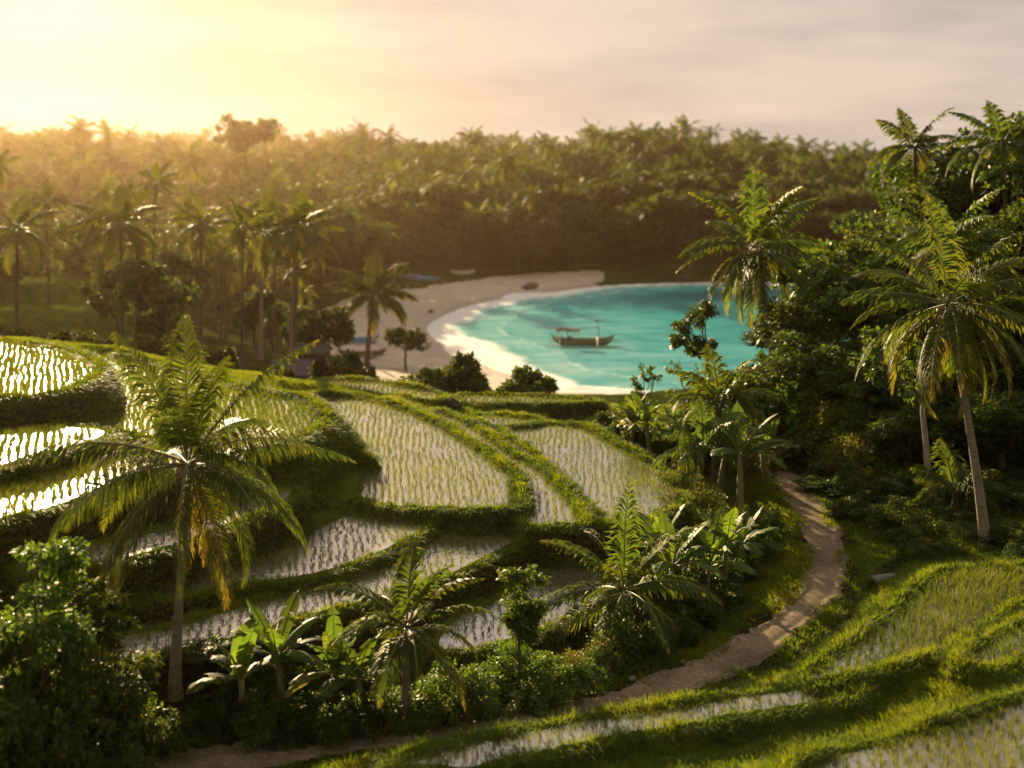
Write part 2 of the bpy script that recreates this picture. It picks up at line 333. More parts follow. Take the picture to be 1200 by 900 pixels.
def lawn_mask(x, y): return sstep(76, 82, y) * (1 - sstep(122, 130, y)) * (1 - sstep(-31, -27, x + 0.12 * (y - 95)))
def lin(a, b, s): return np.linspace(a, b, int(round((b - a) / s)) + 1)
gx = np.concatenate([-np.geomspace(600, 32, 42)[:-1], lin(-31, 31, 0.16), np.geomspace(32, 600, 42)[1:]])
gy = np.concatenate([lin(-12, 16.5, 1.2), lin(17, 68, 0.16), lin(68.6, 130, 0.5), lin(131, 275, 1.8), np.geomspace(280, 900, 46)])
GX, GY = np.meshgrid(gx, gy)
GZ, GD, GB, GP = shape(GX, GY)
def H(x, y):
    x = np.asarray(x, float); y = np.asarray(y, float)
    i = np.clip(np.searchsorted(gx, x) - 1, 0, len(gx) - 2); j = np.clip(np.searchsorted(gy, y) - 1, 0, len(gy) - 2)
    fx = np.clip((x - gx[i]) / (gx[i + 1] - gx[i]), 0, 1); fy = np.clip((y - gy[j]) / (gy[j + 1] - gy[j]), 0, 1)
    return (GZ[j, i] * (1 - fx) + GZ[j, i + 1] * fx) * (1 - fy) + (GZ[j + 1, i] * (1 - fx) + GZ[j + 1, i + 1] * fx) * fy
def look(G, x, y):
    i = np.clip(np.searchsorted(gx, x), 0, len(gx) - 1); j = np.clip(np.searchsorted(gy, y), 0, len(gy) - 1); return G[j, i]

sandw = 19 + 5 * fbm(GX / 9, GY / 9, 11)
sand = (1 - sstep(sandw - 2, sandw + 2, GD)) * (1 - sstep(15, 21, GX + 4 * fbm(GX / 6, GY / 6, 3))) * (GY > 125) * (GX > -34 - 0.25 * (GY - 150))
wild = sstep(60, 75, GY) * (1 - sand) * (1 - lawn_mask(GX, GY))
wet = 1 - sstep(1.0, 5.0, GD + 2.0 * fbm(GX / 5, GY / 5, 4))

def ground_mat():
    m, t, n, l, o = mat('ground')
    tcn = n.new('ShaderNodeTexCoord'); co = tcn.outputs['Object']
    n1 = noise(n, l, 0.9, 8, co); n2 = noise(n, l, 7, 6, co, 0.7); n3 = noise(n, l, 0.15, 4, co)
    gr = ramp(n, [(0.3, (0.032, 0.055, 0.010)), (0.5, (0.060, 0.090, 0.014)), (0.68, (0.105, 0.115, 0.022))]); l.new(n1.outputs['Fac'], gr.inputs['Fac'])
    so_ = ramp(n, [(0.3, (0.014, 0.013, 0.007)), (0.7, (0.050, 0.040, 0.020))]); l.new(n2.outputs['Fac'], so_.inputs['Fac'])  # bank soil, its colour darkened further to deepen shade on steep faces
    ge = n.new('ShaderNodeNewGeometry'); sx = n.new('ShaderNodeSeparateXYZ'); l.new(ge.outputs['Normal'], sx.inputs[0])
    ad = n.new('ShaderNodeMath'); ad.operation = 'MULTIPLY_ADD'; ad.inputs[1].default_value = 0.6; l.new(n2.outputs['Fac'], ad.inputs[0]); l.new(sx.outputs['Z'], ad.inputs[2])
    sr = n.new('ShaderNodeMapRange'); sr.inputs['From Min'].default_value = 0.75; sr.inputs['From Max'].default_value = 1.15; l.new(ad.outputs[0], sr.inputs['Value'])
    m1 = n.new('ShaderNodeMix'); m1.data_type = 'RGBA'; l.new(sr.outputs['Result'], m1.inputs['Factor']); l.new(so_.outputs['Color'], m1.inputs['A']); l.new(gr.outputs['Color'], m1.inputs['B'])
    def over(prev, attr, colout):
        a = n.new('ShaderNodeAttribute'); a.attribute_name = attr
        mm = n.new('ShaderNodeMix'); mm.data_type = 'RGBA'; l.new(a.outputs['Fac'], mm.inputs['Factor']); l.new(prev, mm.inputs['A']); l.new(colout, mm.inputs['B']); return mm.outputs['Result']
    wl = ramp(n, [(0.35, (0.018, 0.026, 0.009)), (0.65, (0.06, 0.07, 0.02))]); l.new(n3.outputs['Fac'], wl.inputs['Fac'])
    c = over(m1.outputs['Result'], 'wild', wl.outputs['Color'])
    mud = ramp(n, [(0.3, (0.05, 0.04, 0.022)), (0.7, (0.09, 0.07, 0.04))]); l.new(n2.outputs['Fac'], mud.inputs['Fac'])
    c = over(c, 'bed', mud.outputs['Color']); c = over(c, 'soil', so_.outputs['Color'])
    p = n.new('ShaderNodeBsdfPrincipled'); p.inputs['Roughness'].default_value = 1.0; p.inputs['Specular IOR Level'].default_value = 0.0
    l.new(c, p.inputs['Base Color'])
    b = n.new('ShaderNodeBump'); b.inputs['Strength'].default_value = 0.9; b.inputs['Distance'].default_value = 0.12; l.new(n2.outputs['Fac'], b.inputs['Height']); l.new(b.outputs['Normal'], p.inputs['Normal'])
    l.new(p.outputs[0], o.inputs['Surface']); return m
def sand_mat():
    m, t, n, l, o = mat('beach_sand')
    tcn = n.new('ShaderNodeTexCoord'); co = tcn.outputs['Object']
    n1 = noise(n, l, 0.35, 8, co, 0.65); n2 = noise(n, l, 3, 6, co)
    r = ramp(n, [(0.3, (0.36, 0.29, 0.22)), (0.5, (0.47, 0.385, 0.305)), (0.7, (0.54, 0.45, 0.365))]); l.new(n1.outputs['Fac'], r.inputs['Fac'])
    a = n.new('ShaderNodeAttribute'); a.attribute_name = 'wet'
    mm = n.new('ShaderNodeMix'); mm.data_type = 'RGBA'; l.new(a.outputs['Fac'], mm.inputs['Factor']); l.new(r.outputs['Color'], mm.inputs['A']); mm.inputs['B'].default_value = (0.32, 0.265, 0.21, 1)
    p = n.new('ShaderNodeBsdfPrincipled'); l.new(mm.outputs['Result'], p.inputs['Base Color'])
    mr = n.new('ShaderNodeMapRange'); mr.inputs['To Min'].default_value = 0.95; mr.inputs['To Max'].default_value = 0.4; l.new(a.outputs['Fac'], mr.inputs['Value']); l.new(mr.outputs['Result'], p.inputs['Roughness'])
    b = n.new('ShaderNodeBump'); b.inputs['Strength'].default_value = 0.8; b.inputs['Distance'].default_value = 0.3; l.new(n2.outputs['Fac'], b.inputs['Height']); l.new(b.outputs['Normal'], p.inputs['Normal'])
    l.new(p.outputs[0], o.inputs['Surface']); return m
ny, nx = GX.shape
idx = np.arange(ny * nx).reshape(ny, nx)
Qall = np.stack([idx[:-1, :-1], idx[:-1, 1:], idx[1:, 1:], idx[1:, :-1]], -1).reshape(-1, 4)
V = np.stack([GX, GY, GZ], -1).reshape(-1, 3)
sm = sand.ravel()[Qall].mean(1) > 0.5
soil = (1 - sstep(0.8, 1.15, GP + 0.25 * fbm(GX / 0.6, GY / 0.6, 9)))
def sub(name, sel, mt, attrs):
    q = Qall[sel]; u, inv = np.unique(q, return_inverse=True)
    o = link(name, raw_mesh(name, V[u], inv.reshape(-1, 4), np.zeros((0, 3), int), mt, {k: a.ravel()[u] for k, a in attrs.items()}, True))
    return tag(o, kind='structure')
sub('ground', ~sm, ground_mat(), {'wild': wild, 'bed': GB, 'soil': soil})
sub('beach', sm, sand_mat(), {'wet': wet})

# path: a worn strip over the ground
def path_obj():
    m, t, n, l, o = mat('dirt_path')
    tcn = n.new('ShaderNodeTexCoord'); co = tcn.outputs['Object']
    n1 = noise(n, l, 0.7, 8, co, 0.65); n2 = noise(n, l, 9, 8, co, 0.7)
    r = ramp(n, [(0.3, (0.11, 0.085, 0.052)), (0.5, (0.20, 0.155, 0.10)), (0.72, (0.31, 0.235, 0.16))]); l.new(n1.outputs['Fac'], r.inputs['Fac'])
    r2 = ramp(n, [(0.35, (0.55, 0.55, 0.55)), (0.65, (1.1, 1.1, 1.1))]); l.new(n2.outputs['Fac'], r2.inputs['Fac'])
    mm = n.new('ShaderNodeMix'); mm.data_type = 'RGBA'; mm.blend_type = 'MULTIPLY'; mm.inputs['Factor'].default_value = 1; l.new(r.outputs['Color'], mm.inputs['A']); l.new(r2.outputs['Color'], mm.inputs['B'])
    p = n.new('ShaderNodeBsdfPrincipled'); p.inputs['Roughness'].default_value = 0.95; p.inputs['Specular IOR Level'].default_value = 0.1; l.new(mm.outputs['Result'], p.inputs['Base Color'])
    b = n.new('ShaderNodeBump'); b.inputs['Strength'].default_value = 0.8; b.inputs['Distance'].default_value = 0.025; l.new(n2.outputs['Fac'], b.inputs['Height']); l.new(b.outputs['Normal'], p.inputs['Normal'])
    l.new(p.outputs[0], o.inputs['Surface'])
    c = catmull(pathc[:, :2], 12, False); tg = nrm(np.gradient(c, axis=0)); nn = np.stack([-tg[:, 1], tg[:, 0]], 1)
    s = np.cumsum(np.append(0, np.linalg.norm(np.diff(c, axis=0), axis=1)))
    K = 15; f = np.linspace(-1, 1, K)
    wl = 0.64 + 0.26 * fbm(s / 1.1, s * 0, 31) + 0.16 * fbm(s / .3, s * 0, 35); wr = 0.64 + 0.26 * fbm(s / 1.1, s * 0 + 7, 33) + 0.16 * fbm(s / .3, s * 0 + 4, 36)
    P = np.zeros((len(c), K, 3))
    for k in range(K):
        off = np.where(f[k] < 0, f[k] * wl, f[k] * wr); xy = c + nn * off[:, None]
        P[:, k, :2] = xy; rut = -0.05 * np.exp(-((abs(f[k]) - 0.5) / 0.16) ** 2)
        P[:, k, 2] = H(xy[:, 0], xy[:, 1]) + 0.075 + rut * 0.8 - 0.05 * (abs(f[k]) > 0.95)
    mb = MB(); mb.grid(P); tag(link('path', mb.mesh('path', m, True)), kind='structure')
path_obj()

# paddy water
def paddy_mat():
    m, t, n, l, o = mat('paddy_water')
    tcn = n.new('ShaderNodeTexCoord'); co = tcn.outputs['Object']
    n1 = noise(n, l, 5, 3, co); n2 = noise(n, l, 0.5, 5, co)
    r = ramp(n, [(0.35, (0.06, 0.05, 0.025)), (0.65, (0.12, 0.105, 0.05))]); l.new(n2.outputs['Fac'], r.inputs['Fac'])
    p = n.new('ShaderNodeBsdfPrincipled'); p.inputs['Roughness'].default_value = 0.2; p.inputs['IOR'].default_value = 7.0; p.inputs['Specular IOR Level'].default_value = 0.5
    l.new(r.outputs['Color'], p.inputs['Base Color'])
    b = n.new('ShaderNodeBump'); b.inputs['Strength'].default_value = 0.35; b.inputs['Distance'].default_value = 0.03; l.new(n1.outputs['Fac'], b.inputs['Height']); l.new(b.outputs['Normal'], p.inputs['Normal'])
    l.new(p.outputs[0], o.inputs['Surface']); return m
pwm = paddy_mat()
for key, Lv, wb, row, W in pad:
    c = W - W.mean(0); tg = nrm(np.roll(W, -1, 0) - np.roll(W, 1, 0)); nn = np.stack([tg[:, 1], -tg[:, 0]], 1)
    area = 0.5 * np.sum(W[:, 0] * np.roll(W[:, 1], -1) - W[:, 1] * np.roll(W[:, 0], -1))
    E = W + nn * 0.12 * (1 if area > 0 else -1)
    if area < 0: E = E[::-1]
    me = bpy.data.meshes.new('paddy_water'); me.from_pydata([(x, y, Lv) for x, y in E], [], [list(range(len(E)))])
    me.materials.append(pwm); me.update(); tag(link('paddy_water', me), kind='structure')

# sea
def sea():
    m, t, n, l, o = mat('sea_water')
    tcn = n.new('ShaderNodeTexCoord'); co = tcn.outputs['Object']
    mp_ = n.new('ShaderNodeMapping'); mp_.inputs['Scale'].default_value = (0.5, 1.3, 1); mp_.inputs['Rotation'].default_value = (0, 0, R(20)); l.new(co, mp_.inputs['Vector'])
    n1 = noise(n, l, 0.35, 6, mp_.outputs['Vector'], 0.6); n2 = noise(n, l, 0.09, 5, mp_.outputs['Vector'], 0.6); n3 = noise(n, l, 1.4, 6, mp_.outputs['Vector'], 0.65)
    a = n.new('ShaderNodeAttribute'); a.attribute_name = 'depth'
    ad = n.new('ShaderNodeMath'); ad.operation = 'MULTIPLY_ADD'; ad.inputs[1].default_value = 0.55; l.new(n2.outputs['Fac'], ad.inputs[0]); l.new(a.outputs['Fac'], ad.inputs[2])
    ad2 = n.new('ShaderNodeMath'); ad2.operation = 'MULTIPLY_ADD'; ad2.inputs[1].default_value = 0.75; l.new(n1.outputs['Fac'], ad2.inputs[0]); l.new(ad.outputs[0], ad2.inputs[2]); sb = n.new('ShaderNodeMath'); sb.operation = 'SUBTRACT'; sb.inputs[1].default_value = 0.2; l.new(ad2.outputs[0], sb.inputs[0]); ad2 = sb
    r = ramp(n, [(0.34, (0.42, 0.56, 0.52)), (0.52, (0.20, 0.53, 0.52)), (0.74, (0.03, 0.37, 0.39)), (1.0, (0.006, 0.15, 0.18))]); l.new(ad2.outputs[0], r.inputs['Fac'])
    fa = n.new('ShaderNodeAttribute'); fa.attribute_name = 'foam'
    fm = n.new('ShaderNodeMath'); fm.operation = 'ADD'; l.new(fa.outputs['Fac'], fm.inputs[0]); l.new(n3.outputs['Fac'], fm.inputs[1])
    fr = n.new('ShaderNodeMapRange'); fr.inputs['From Min'].default_value = 0.92; fr.inputs['From Max'].default_value = 1.12; l.new(fm.outputs[0], fr.inputs['Value'])
    mm = n.new('ShaderNodeMix'); mm.data_type = 'RGBA'; l.new(fr.outputs['Result'], mm.inputs['Factor']); l.new(r.outputs['Color'], mm.inputs['A']); mm.inputs['B'].default_value = (0.78, 0.77, 0.74, 1)
    p = n.new('ShaderNodeBsdfPrincipled'); l.new(mm.outputs['Result'], p.inputs['Base Color']); p.inputs['IOR'].default_value = 1.33; p.inputs['Specular IOR Level'].default_value = 0.25
    rr = n.new('ShaderNodeMapRange'); rr.inputs['To Min'].default_value = 0.2; rr.inputs['To Max'].default_value = 0.9; l.new(fr.outputs['Result'], rr.inputs['Value']); l.new(rr.outputs['Result'], p.inputs['Roughness'])
    b = n.new('ShaderNodeBump'); b.inputs['Strength'].default_value = 0.6; b.inputs['Distance'].default_value = 0.5; l.new(n3.outputs['Fac'], b.inputs['Height']); l.new(b.outputs['Normal'], p.inputs['Normal'])
    l.new(p.outputs[0], o.inputs['Surface'])
    sx = np.concatenate([lin(-60, 90, 0.8), np.geomspace(92, 590, 28)]); sy = np.concatenate([[90], lin(120, 272, 0.8), np.geomspace(275, 450, 10)])
    X, Y = np.meshgrid(sx, sy); d = -sdf(X, Y, shore)
    dw = d + 2.6 * fbm(X / 9, Y / 9, 21)
    foam = 0.74 * (1 - sstep(2.0, 11.0, dw)) + 0.42 * np.exp(-((dw - 11) / 1.6) ** 2) + 0.3 * np.exp(-((dw - 19) / 1.5) ** 2) * sstep(0.4, 0.6, vnoise(X / 7, Y / 7, 77))
    foam = np.maximum(foam, 0.75 * np.exp(-(((X - 22) / 4) ** 2 + ((Y - 252) / 4) ** 2)))
    foam = np.maximum(foam, 0.75 * np.exp(-(((X - 46) / 5) ** 2 + ((Y - 246) / 3) ** 2)))
    Z = 0.02 + 0.28 * np.exp(-((dw - 4.5) / 1.3) ** 2) + 0.25 * np.exp(-((dw - 11) / 1.8) ** 2) + 0.10 * fbm(X / 5, Y / 2.5, 23) * sstep(2, 10, d)
    foam = np.maximum(foam, .6 * (1 - sstep(2, 7, dw)) * sstep(222, 240, Y) + .35 * np.exp(-((dw - 9) / 1.5) ** 2) * sstep(230, 245, Y))
    depth = np.clip(d / 75, 0, 1) * 0.5 + 0.38 * sstep(190, 245, Y) * sstep(6, 22, d) + 0.06
    mb = MB(); mb.grid(np.stack([X, Y, Z], -1)); me = mb.mesh('sea', m, True)
    for k, v in (('depth', depth), ('foam', foam)):
        q = me.attributes.new(k, 'FLOAT', 'POINT'); q.data.foreach_set('value', np.ascontiguousarray(v.ravel(), np.float32))
    tag(link('sea', me), kind='structure')
sea()

# ------------------------------------------------------------------ grass and rice (ground cover)
def blades(P, nb, h, w, spread, lean, rng, tint0, segs=2):
    """P (n,3) tuft positions -> blade mesh"""
    n = len(P) * nb; base = np.repeat(P, nb, 0)
    a = rng.uniform(0, 2 * np.pi, n); rad = spread * np.sqrt(rng.random(n))
    dirn = np.stack([np.cos(a), np.sin(a), 0 * a], 1)
    hh = np.repeat(np.broadcast_to(h, (len(P),)), nb) * rng.uniform(0.6, 1.15, n)
    b = base + dirn * rad[:, None]
    ln = dirn * (hh * lean * rng.uniform(0.3, 1.3, n))[:, None]
    s = rng.uniform(0, np.pi, n); side = np.stack([np.cos(s), np.sin(s), 0 * s], 1) * (np.repeat(np.broadcast_to(w, (len(P),)), nb) / 2)[:, None]
    mid = b + ln * 0.35 + np.array([0, 0, 1]) * (hh * 0.6)[:, None]; tip = b + ln + np.array([0, 0, 1]) * (hh * 0.95)[:, None]
    V = np.stack([b - side, b + side, mid + side * 0.8, mid - side * 0.8, tip], 1).reshape(-1, 3)
    k = np.arange(n)[:, None] * 5
    tn = np.repeat(np.broadcast_to(tint0, (len(P),)), nb) + rng.uniform(-0.2, 0.2, n)
    return V, np.hstack([k, k + 1, k + 2, k + 3]), np.hstack([k + 3, k + 2, k + 4]), np.clip(np.repeat(tn, 5), 0, 1)
rng = np.random.default_rng(3)
n = 400000
gpx = rng.uniform(-30, 30, n); gpy = 18 + 50 * rng.random(n) ** 1.5
vis = np.abs(gpx) < gpy * 0.52 + 1.5
gpx, gpy = gpx[vis], gpy[vis]
z = H(gpx, gpy); dbed = look(GB, gpx, gpy); pm = look(GP, gpx, gpy)
dd_, _ = pdist(gpx, gpy, DITCH)
patch = fbm(gpx / 1.6, gpy / 1.6, 41)
steep = np.abs(H(gpx + .12, gpy) - H(gpx - .12, gpy)) + np.abs(H(gpx, gpy + .12) - H(gpx, gpy - .12))
keep = (dbed < 0.5) & (pm + 0.35 * patch > 0.50) & (dd_ > 0.22) & (rng.random(len(gpx)) < 0.52 + 0.8 * patch) & (rng.random(len(gpx)) > 0.45 * sstep(0.25, 0.6, steep))
P = np.stack([gpx, gpy, z - 0.02], 1)[keep]
hgt = (0.11 + 0.12 * np.clip(patch[keep] + 0.4, 0, 1)) * (1 - 0.45 * sstep(0.2, 0.5, steep[keep])); hgt = hgt * np.where(P[:, 1] < 27, 1.15, np.where((P[:, 0] < 2) & (P[:, 1] < 43), .7, 1))
mb = MB(); mb.add(*blades(P, 7, hgt, 0.012 + 0.0006 * (P[:, 1] - 18), 0.10, 0.8, rng, 0.5 + 0.45 * patch[keep]))
n = 420000
hx = rng.uniform(-26, 26, n); hy = 18 + 50 * rng.random(n) ** 1.3
k = np.abs(hx) < hy * 0.43 + .5; hx, hy = hx[k], hy[k]
gxs = H(hx + .1, hy) - H(hx - .1, hy); gys = H(hx, hy + .1) - H(hx, hy - .1); st = np.hypot(gxs, gys)
k = (st > 0.12) & (look(GB, hx, hy) < .5) & (look(GP, hx, hy) > .8) & (rng.random(len(hx)) < .65 + .9 * (fbm(hx / 1.1, hy / 1.1, 44) + .15))
hx, hy, gxs, gys, st = hx[k], hy[k], gxs[k], gys[k], st[k]
Ph = np.stack([hx - gxs / st * .03, hy - gys / st * .03, H(hx, hy)], 1)
hv, hq, ht, htn = blades(Ph, 5, 0.17, 0.014 + 0.0006 * (hy - 18), .09, 1.1, rng, 0.30 + .5 * fbm(hx / 1.5, hy / 1.5, 45))
sl = np.repeat(np.stack([-gxs / st, -gys / st], 1), 25, 0).reshape(-1, 5, 2); hv = hv.reshape(-1, 5, 3); wq = np.array([0, 0, .06, .06, .16])[None, :, None]
hv[:, :, :2] += sl * wq; hv[:, 4, 2] -= .09; mb.add(hv.reshape(-1, 3), hq, ht, htn)
print('GRASS', len(P), len(Ph))
tag(link('grass', mb.mesh('grass', M['grass'])), kind='stuff')

for key, Lv, wb, row, W in pad:
    lo, hi = W.min(0), W.max(0); c = (lo + hi) / 2; r = np.linalg.norm(hi - lo) / 2 + 1
    if row is None:                                   # rows run along the line of sight, as planted down these fields
        ang = math.atan2(c[0], c[1]) * 0.9
    else: ang = R(row)
    along = np.array([math.sin(ang), math.cos(ang)]); across = np.array([along[1], -along[0]])
    lush = key in ('R1', 'R4', 'R3', 'T1', 'T2', 'T3', 'S1'); s1 = np.arange(-r, r, 0.23); s2 = np.arange(-r, r, 0.14 if lush else 0.16)
    A, B = np.meshgrid(s1, s2); A = A + 0.14 * fbm(B / 1.7, A / 1.5, 51) + rng.normal(0, 0.036, A.shape); B = B + rng.normal(0, 0.04, A.shape)
    X = c[0] + A * across[0] + B * along[0]; Y = c[1] + A * across[1] + B * along[1]
    X, Y = X.ravel(), Y.ravel()
    d = sdf(X, Y, W); k = (d < -0.12) & (np.abs(X) < Y * 0.52 + 2) & (rng.random(len(X)) < 0.93 + 0.9 * np.minimum(0, fbm(X / 1.3, Y / 1.3, 63) + .22)) & (H(X, Y) < Lv + 0.02)
    X, Y = X[k], Y[k]
    if len(X) == 0: continue
    pt = fbm(X / 2.2, Y / 2.2, 61)
    mb = MB(); mb.add(*blades(np.stack([X, Y, np.full(len(X), Lv - 0.04)], 1), 14 if key in ('T1', 'T3', 'S1') else 10 if lush else 5 if key in ('P1', 'P2', 'P3') else 8, (0.31 if key in ('R1', 'R4') else 0.30 if key in ('T1', 'T3', 'S1') else 0.25 if lush else 0.15 if key in ('P5','P6','S1','S2','T3','P7') else 0.19) + 0.08 * pt, 0.011 + 0.0003 * (Y - 20), 0.03, 0.5, rng, (0.22 if key in ('R1', 'R4') else 0.42) + 0.4 * pt))
    tag(link('rice', mb.mesh('rice', M['rice'])), kind='stuff')

print('ZRANGE', GZ.min(), GZ.max())
# ------------------------------------------------------------------ plants: mesh makers
def frond(mb, ms, o, az, el, Ln, droop, leaf, nl, tint, rng, wd=0.022, hang=0.9, K=12, stem_r=0.03):
    t = np.linspace(0, 1, K); p = el - droop * t ** 1.35; yaw = az + rng.normal(0, 0.10) * t
    d = np.stack([np.cos(p) * np.sin(yaw), np.cos(p) * np.cos(yaw), np.sin(p)], 1)
    pts = np.array(o) + np.vstack([[0, 0, 0], np.cumsum(d[:-1] * Ln / (K - 1), 0)])
    ms.tube(pts, stem_r * (1 - 0.85 * t), 4, min(tint, .6))
    tj = np.linspace(0.13, 0.995, nl) + rng.normal(0, 0.004, nl); tj = np.clip(tj, 0.1, 1)
    pos = np.stack([np.interp(tj, t, pts[:, k]) for k in range(3)], 1); tg = nrm(np.stack([np.interp(tj, t, d[:, k]) for k in range(3)], 1))
    sd_ = np.array([math.cos(az), -math.sin(az), 0]); roll = rng.normal(0, 0.35)
    sd_ = nrm(sd_ * math.cos(roll) + np.array([0, 0, 1]) * math.sin(roll)); up = nrm(np.cross(np.broadcast_to(sd_, tg.shape), tg))
    prof = np.clip(0.45 + 0.75 * np.sin(np.pi * np.clip(tj * 0.85 + 0.12, 0, 1)), 0, 1.2) * (1 - 0.55 * tj ** 4)
    for sg in (-1, 1):
        a = (0.55 + 0.55 * tj + rng.normal(0, 0.10, nl))[:, None]
        dv = nrm(sg * sd_ * np.cos(a) + tg * np.sin(a) + up * (0.28 + rng.normal(0, .08)))
        l = (leaf * prof * rng.uniform(0.8, 1.12, nl))[:, None]
        g = np.array([0, 0, -1.0]) * (hang * rng.uniform(0.5, 1.4, nl))[:, None]
        p1 = pos + nrm(dv + g * 0.25) * l * 0.5; p2 = p1 + nrm(dv * 0.8 + g) * l * 0.5
        w = nrm(tg + 0.2 * up) * wd * (0.7 + 0.5 * prof[:, None])
        V = np.stack([pos - w * .5, pos + w * .5, p1 + w, p1 - w, p2], 1).reshape(-1, 3); k = np.arange(nl)[:, None] * 5
        tn = np.clip(tint + 0.35 * sstep(0.75, 1.0, tj) * rng.random(nl) + rng.normal(0, 0.07, nl), 0, 1)
        tv = np.repeat(tn, 5).reshape(-1, 5); tv[:, 4] = np.clip(tv[:, 4] + 0.12, 0, 1)
        mb.add(V, np.hstack([k, k + 1, k + 2, k + 3]), np.hstack([k + 3, k + 2, k + 4]), tv.ravel())

def frond_set(n, rng, spread=(1.35, -0.75), dry=0.15):
    """azimuth, elevation, droop, tint for n fronds: the young ones upright, the old ones hanging"""
    o = []
    for i in range(n):
        f = (i + 0.5) / n; el = spread[0] + (spread[1] - spread[0]) * f ** 0.72
        o.append((i * 2.39996 + rng.normal(0, 0.25), el + rng.normal(0, 0.08), 0.55 + 1.0 * f ** .8 * (1.25 - .6 * f) + rng.normal(0, .12), 0.42 + 0.15 * rng.random() + (0.30 * rng.random() if f > 1 - dry else 0)))
    return o

def trunk_pts(h, lean, curve, k=14):
    t = np.linspace(0, 1, k); return np.stack([lean[0] * t ** curve, lean[1] * t ** curve, h * t - 0.25 * (t == 0)], 1)

def palm_trunk(h, lean, curve, r, matk='bark', seg=14):
    mb = MB(); P = trunk_pts(h, lean, curve, seg); t = np.linspace(0, 1, seg)
    mb.tube(P, r * (1 - 0.35 * t + 0.6 * np.exp(-t * 14)) * (1 + 0.05 * np.sin(t * 90)), 9); return mb

def hero_palm(name, label, cat, u, Y, vc, du, Ln, nf, seed, leaf=0.62, nl=58, spread=(1.35, -0.6), r=0.14, curve=1.4, nuts=5, dry=.15, vb=None, group=None, hang=.9, matk='palm', droopk=1.0, bark='bark', wd=.028, dead=0):
    rng = np.random.default_rng(seed); x = (u - 600) / F * Y; zb = float(H(x, Y)); h = max(.4, CZ + (HV - vc) / F * Y - zb)
    root = tag(link(name, None, None, (x, Y, zb)), label, cat, group)
    lean = (du / F * Y, rng.normal(0, 0.2))
    if h > 0.5: link('trunk', palm_trunk(h, lean, curve, r).mesh('trunk', M[bark], True), root)
    top = np.array([lean[0], lean[1], h])
    for i, (az, el, dr, tn) in enumerate(frond_set(nf, rng, spread, dry)):
        mb, ms = MB(), MB(); o = top + np.array([math.sin(az), math.cos(az), 0]) * 0.08 + np.array([0, 0, 0.25 * (1 - i / nf)])
        frond(mb, ms, o, az, el, Ln * rng.uniform(0.85, 1.08), dr * droopk, leaf, nl, tn, rng, wd, hang)
        fo = link('frond', mb.mesh('frond', M[matk]), root)
        link('stalk', ms.mesh('stalk', M['rachis'], True), fo)
    for k in range(dead):
        az = rng.uniform(0, 6.28); mb, ms = MB(), MB(); frond(mb, ms, top + np.array([math.sin(az), math.cos(az), -.5]) * .12, az, -1.15, Ln * rng.uniform(.55, .75), .42, leaf * .6, nl // 2, .93, rng, wd, 1.6)
        fo = link('frond', mb.mesh('frond', M[matk]), root); fo['label'] = 'dry brown frond hanging against the trunk'; link('stalk', ms.mesh('stalk', M['rachis'], True), fo)
    for k in range(nuts):
        a = k * 2.1 + 0.4; mb = MB()
        q = top + np.array([math.cos(a) * .26, math.sin(a) * .26, -0.12 - 0.10 * (k % 2)])
        th = np.linspace(0, np.pi, 7); ph = np.linspace(0, 2 * np.pi, 9)[:-1]
        T, Pp = np.meshgrid(th, ph, indexing='ij'); mb.grid(np.stack([q[0] + .12 * np.sin(T) * np.cos(Pp), q[1] + .12 * np.sin(T) * np.sin(Pp), q[2] + .15 * np.cos(T)], -1), close=True)
        link('coconut', mb.mesh('coconut', M['coconut'], True), root)
    return root

def palm_mesh(h, Ln, nf, seed, leaf, nl, wd, lean=(0.4, 0), r=0.16, spread=(1.3, -0.7), matk='palm_far', bark='bark_dark', K=8, hang=.9):
    """trunk + one crown mesh for palms further off"""
    rng = np.random.default_rng(seed); mb, ms = MB(), MB(); top = np.array([lean[0], lean[1], h])
    for i, (az, el, dr, tn) in enumerate(frond_set(nf, rng, spread, .15)):
        frond(mb, mb, top + np.array([math.sin(az), math.cos(az), 0]) * 0.1, az, el, Ln * rng.uniform(.85, 1.08), dr, leaf, nl, tn, rng, wd, hang, K, .04)
    return palm_trunk(h, lean, 1.5, r).mesh('trunk', M[bark], True), mb.mesh('crown', M[matk])

def leaves(mb, c, out_, ln, wd, rng, tint, droop=0.35):
    n = len(c); a = nrm(out_ * 0.7 + rng.normal(0, 0.6, (n, 3)) + np.array([0, 0, -droop])); s = nrm(np.cross(a, rng.normal(0, 0.5, (n, 3)) + np.array([0, 0, 1.0]))); nn = np.cross(s, a)
    l = (ln * rng.uniform(0.65, 1.25, n))[:, None]; w = l * wd
    V = np.stack([c, c + a * l * .45 + s * w + nn * w * .25, c + a * l - np.array([0, 0, 1]) * l * .12, c + a * l * .45 - s * w + nn * w * .25], 1).reshape(-1, 3)
    k = np.arange(n)[:, None] * 4; mb.add(V, np.hstack([k, k + 1, k + 2, k + 3]), None, np.repeat(np.clip(tint, 0, 1), 4))

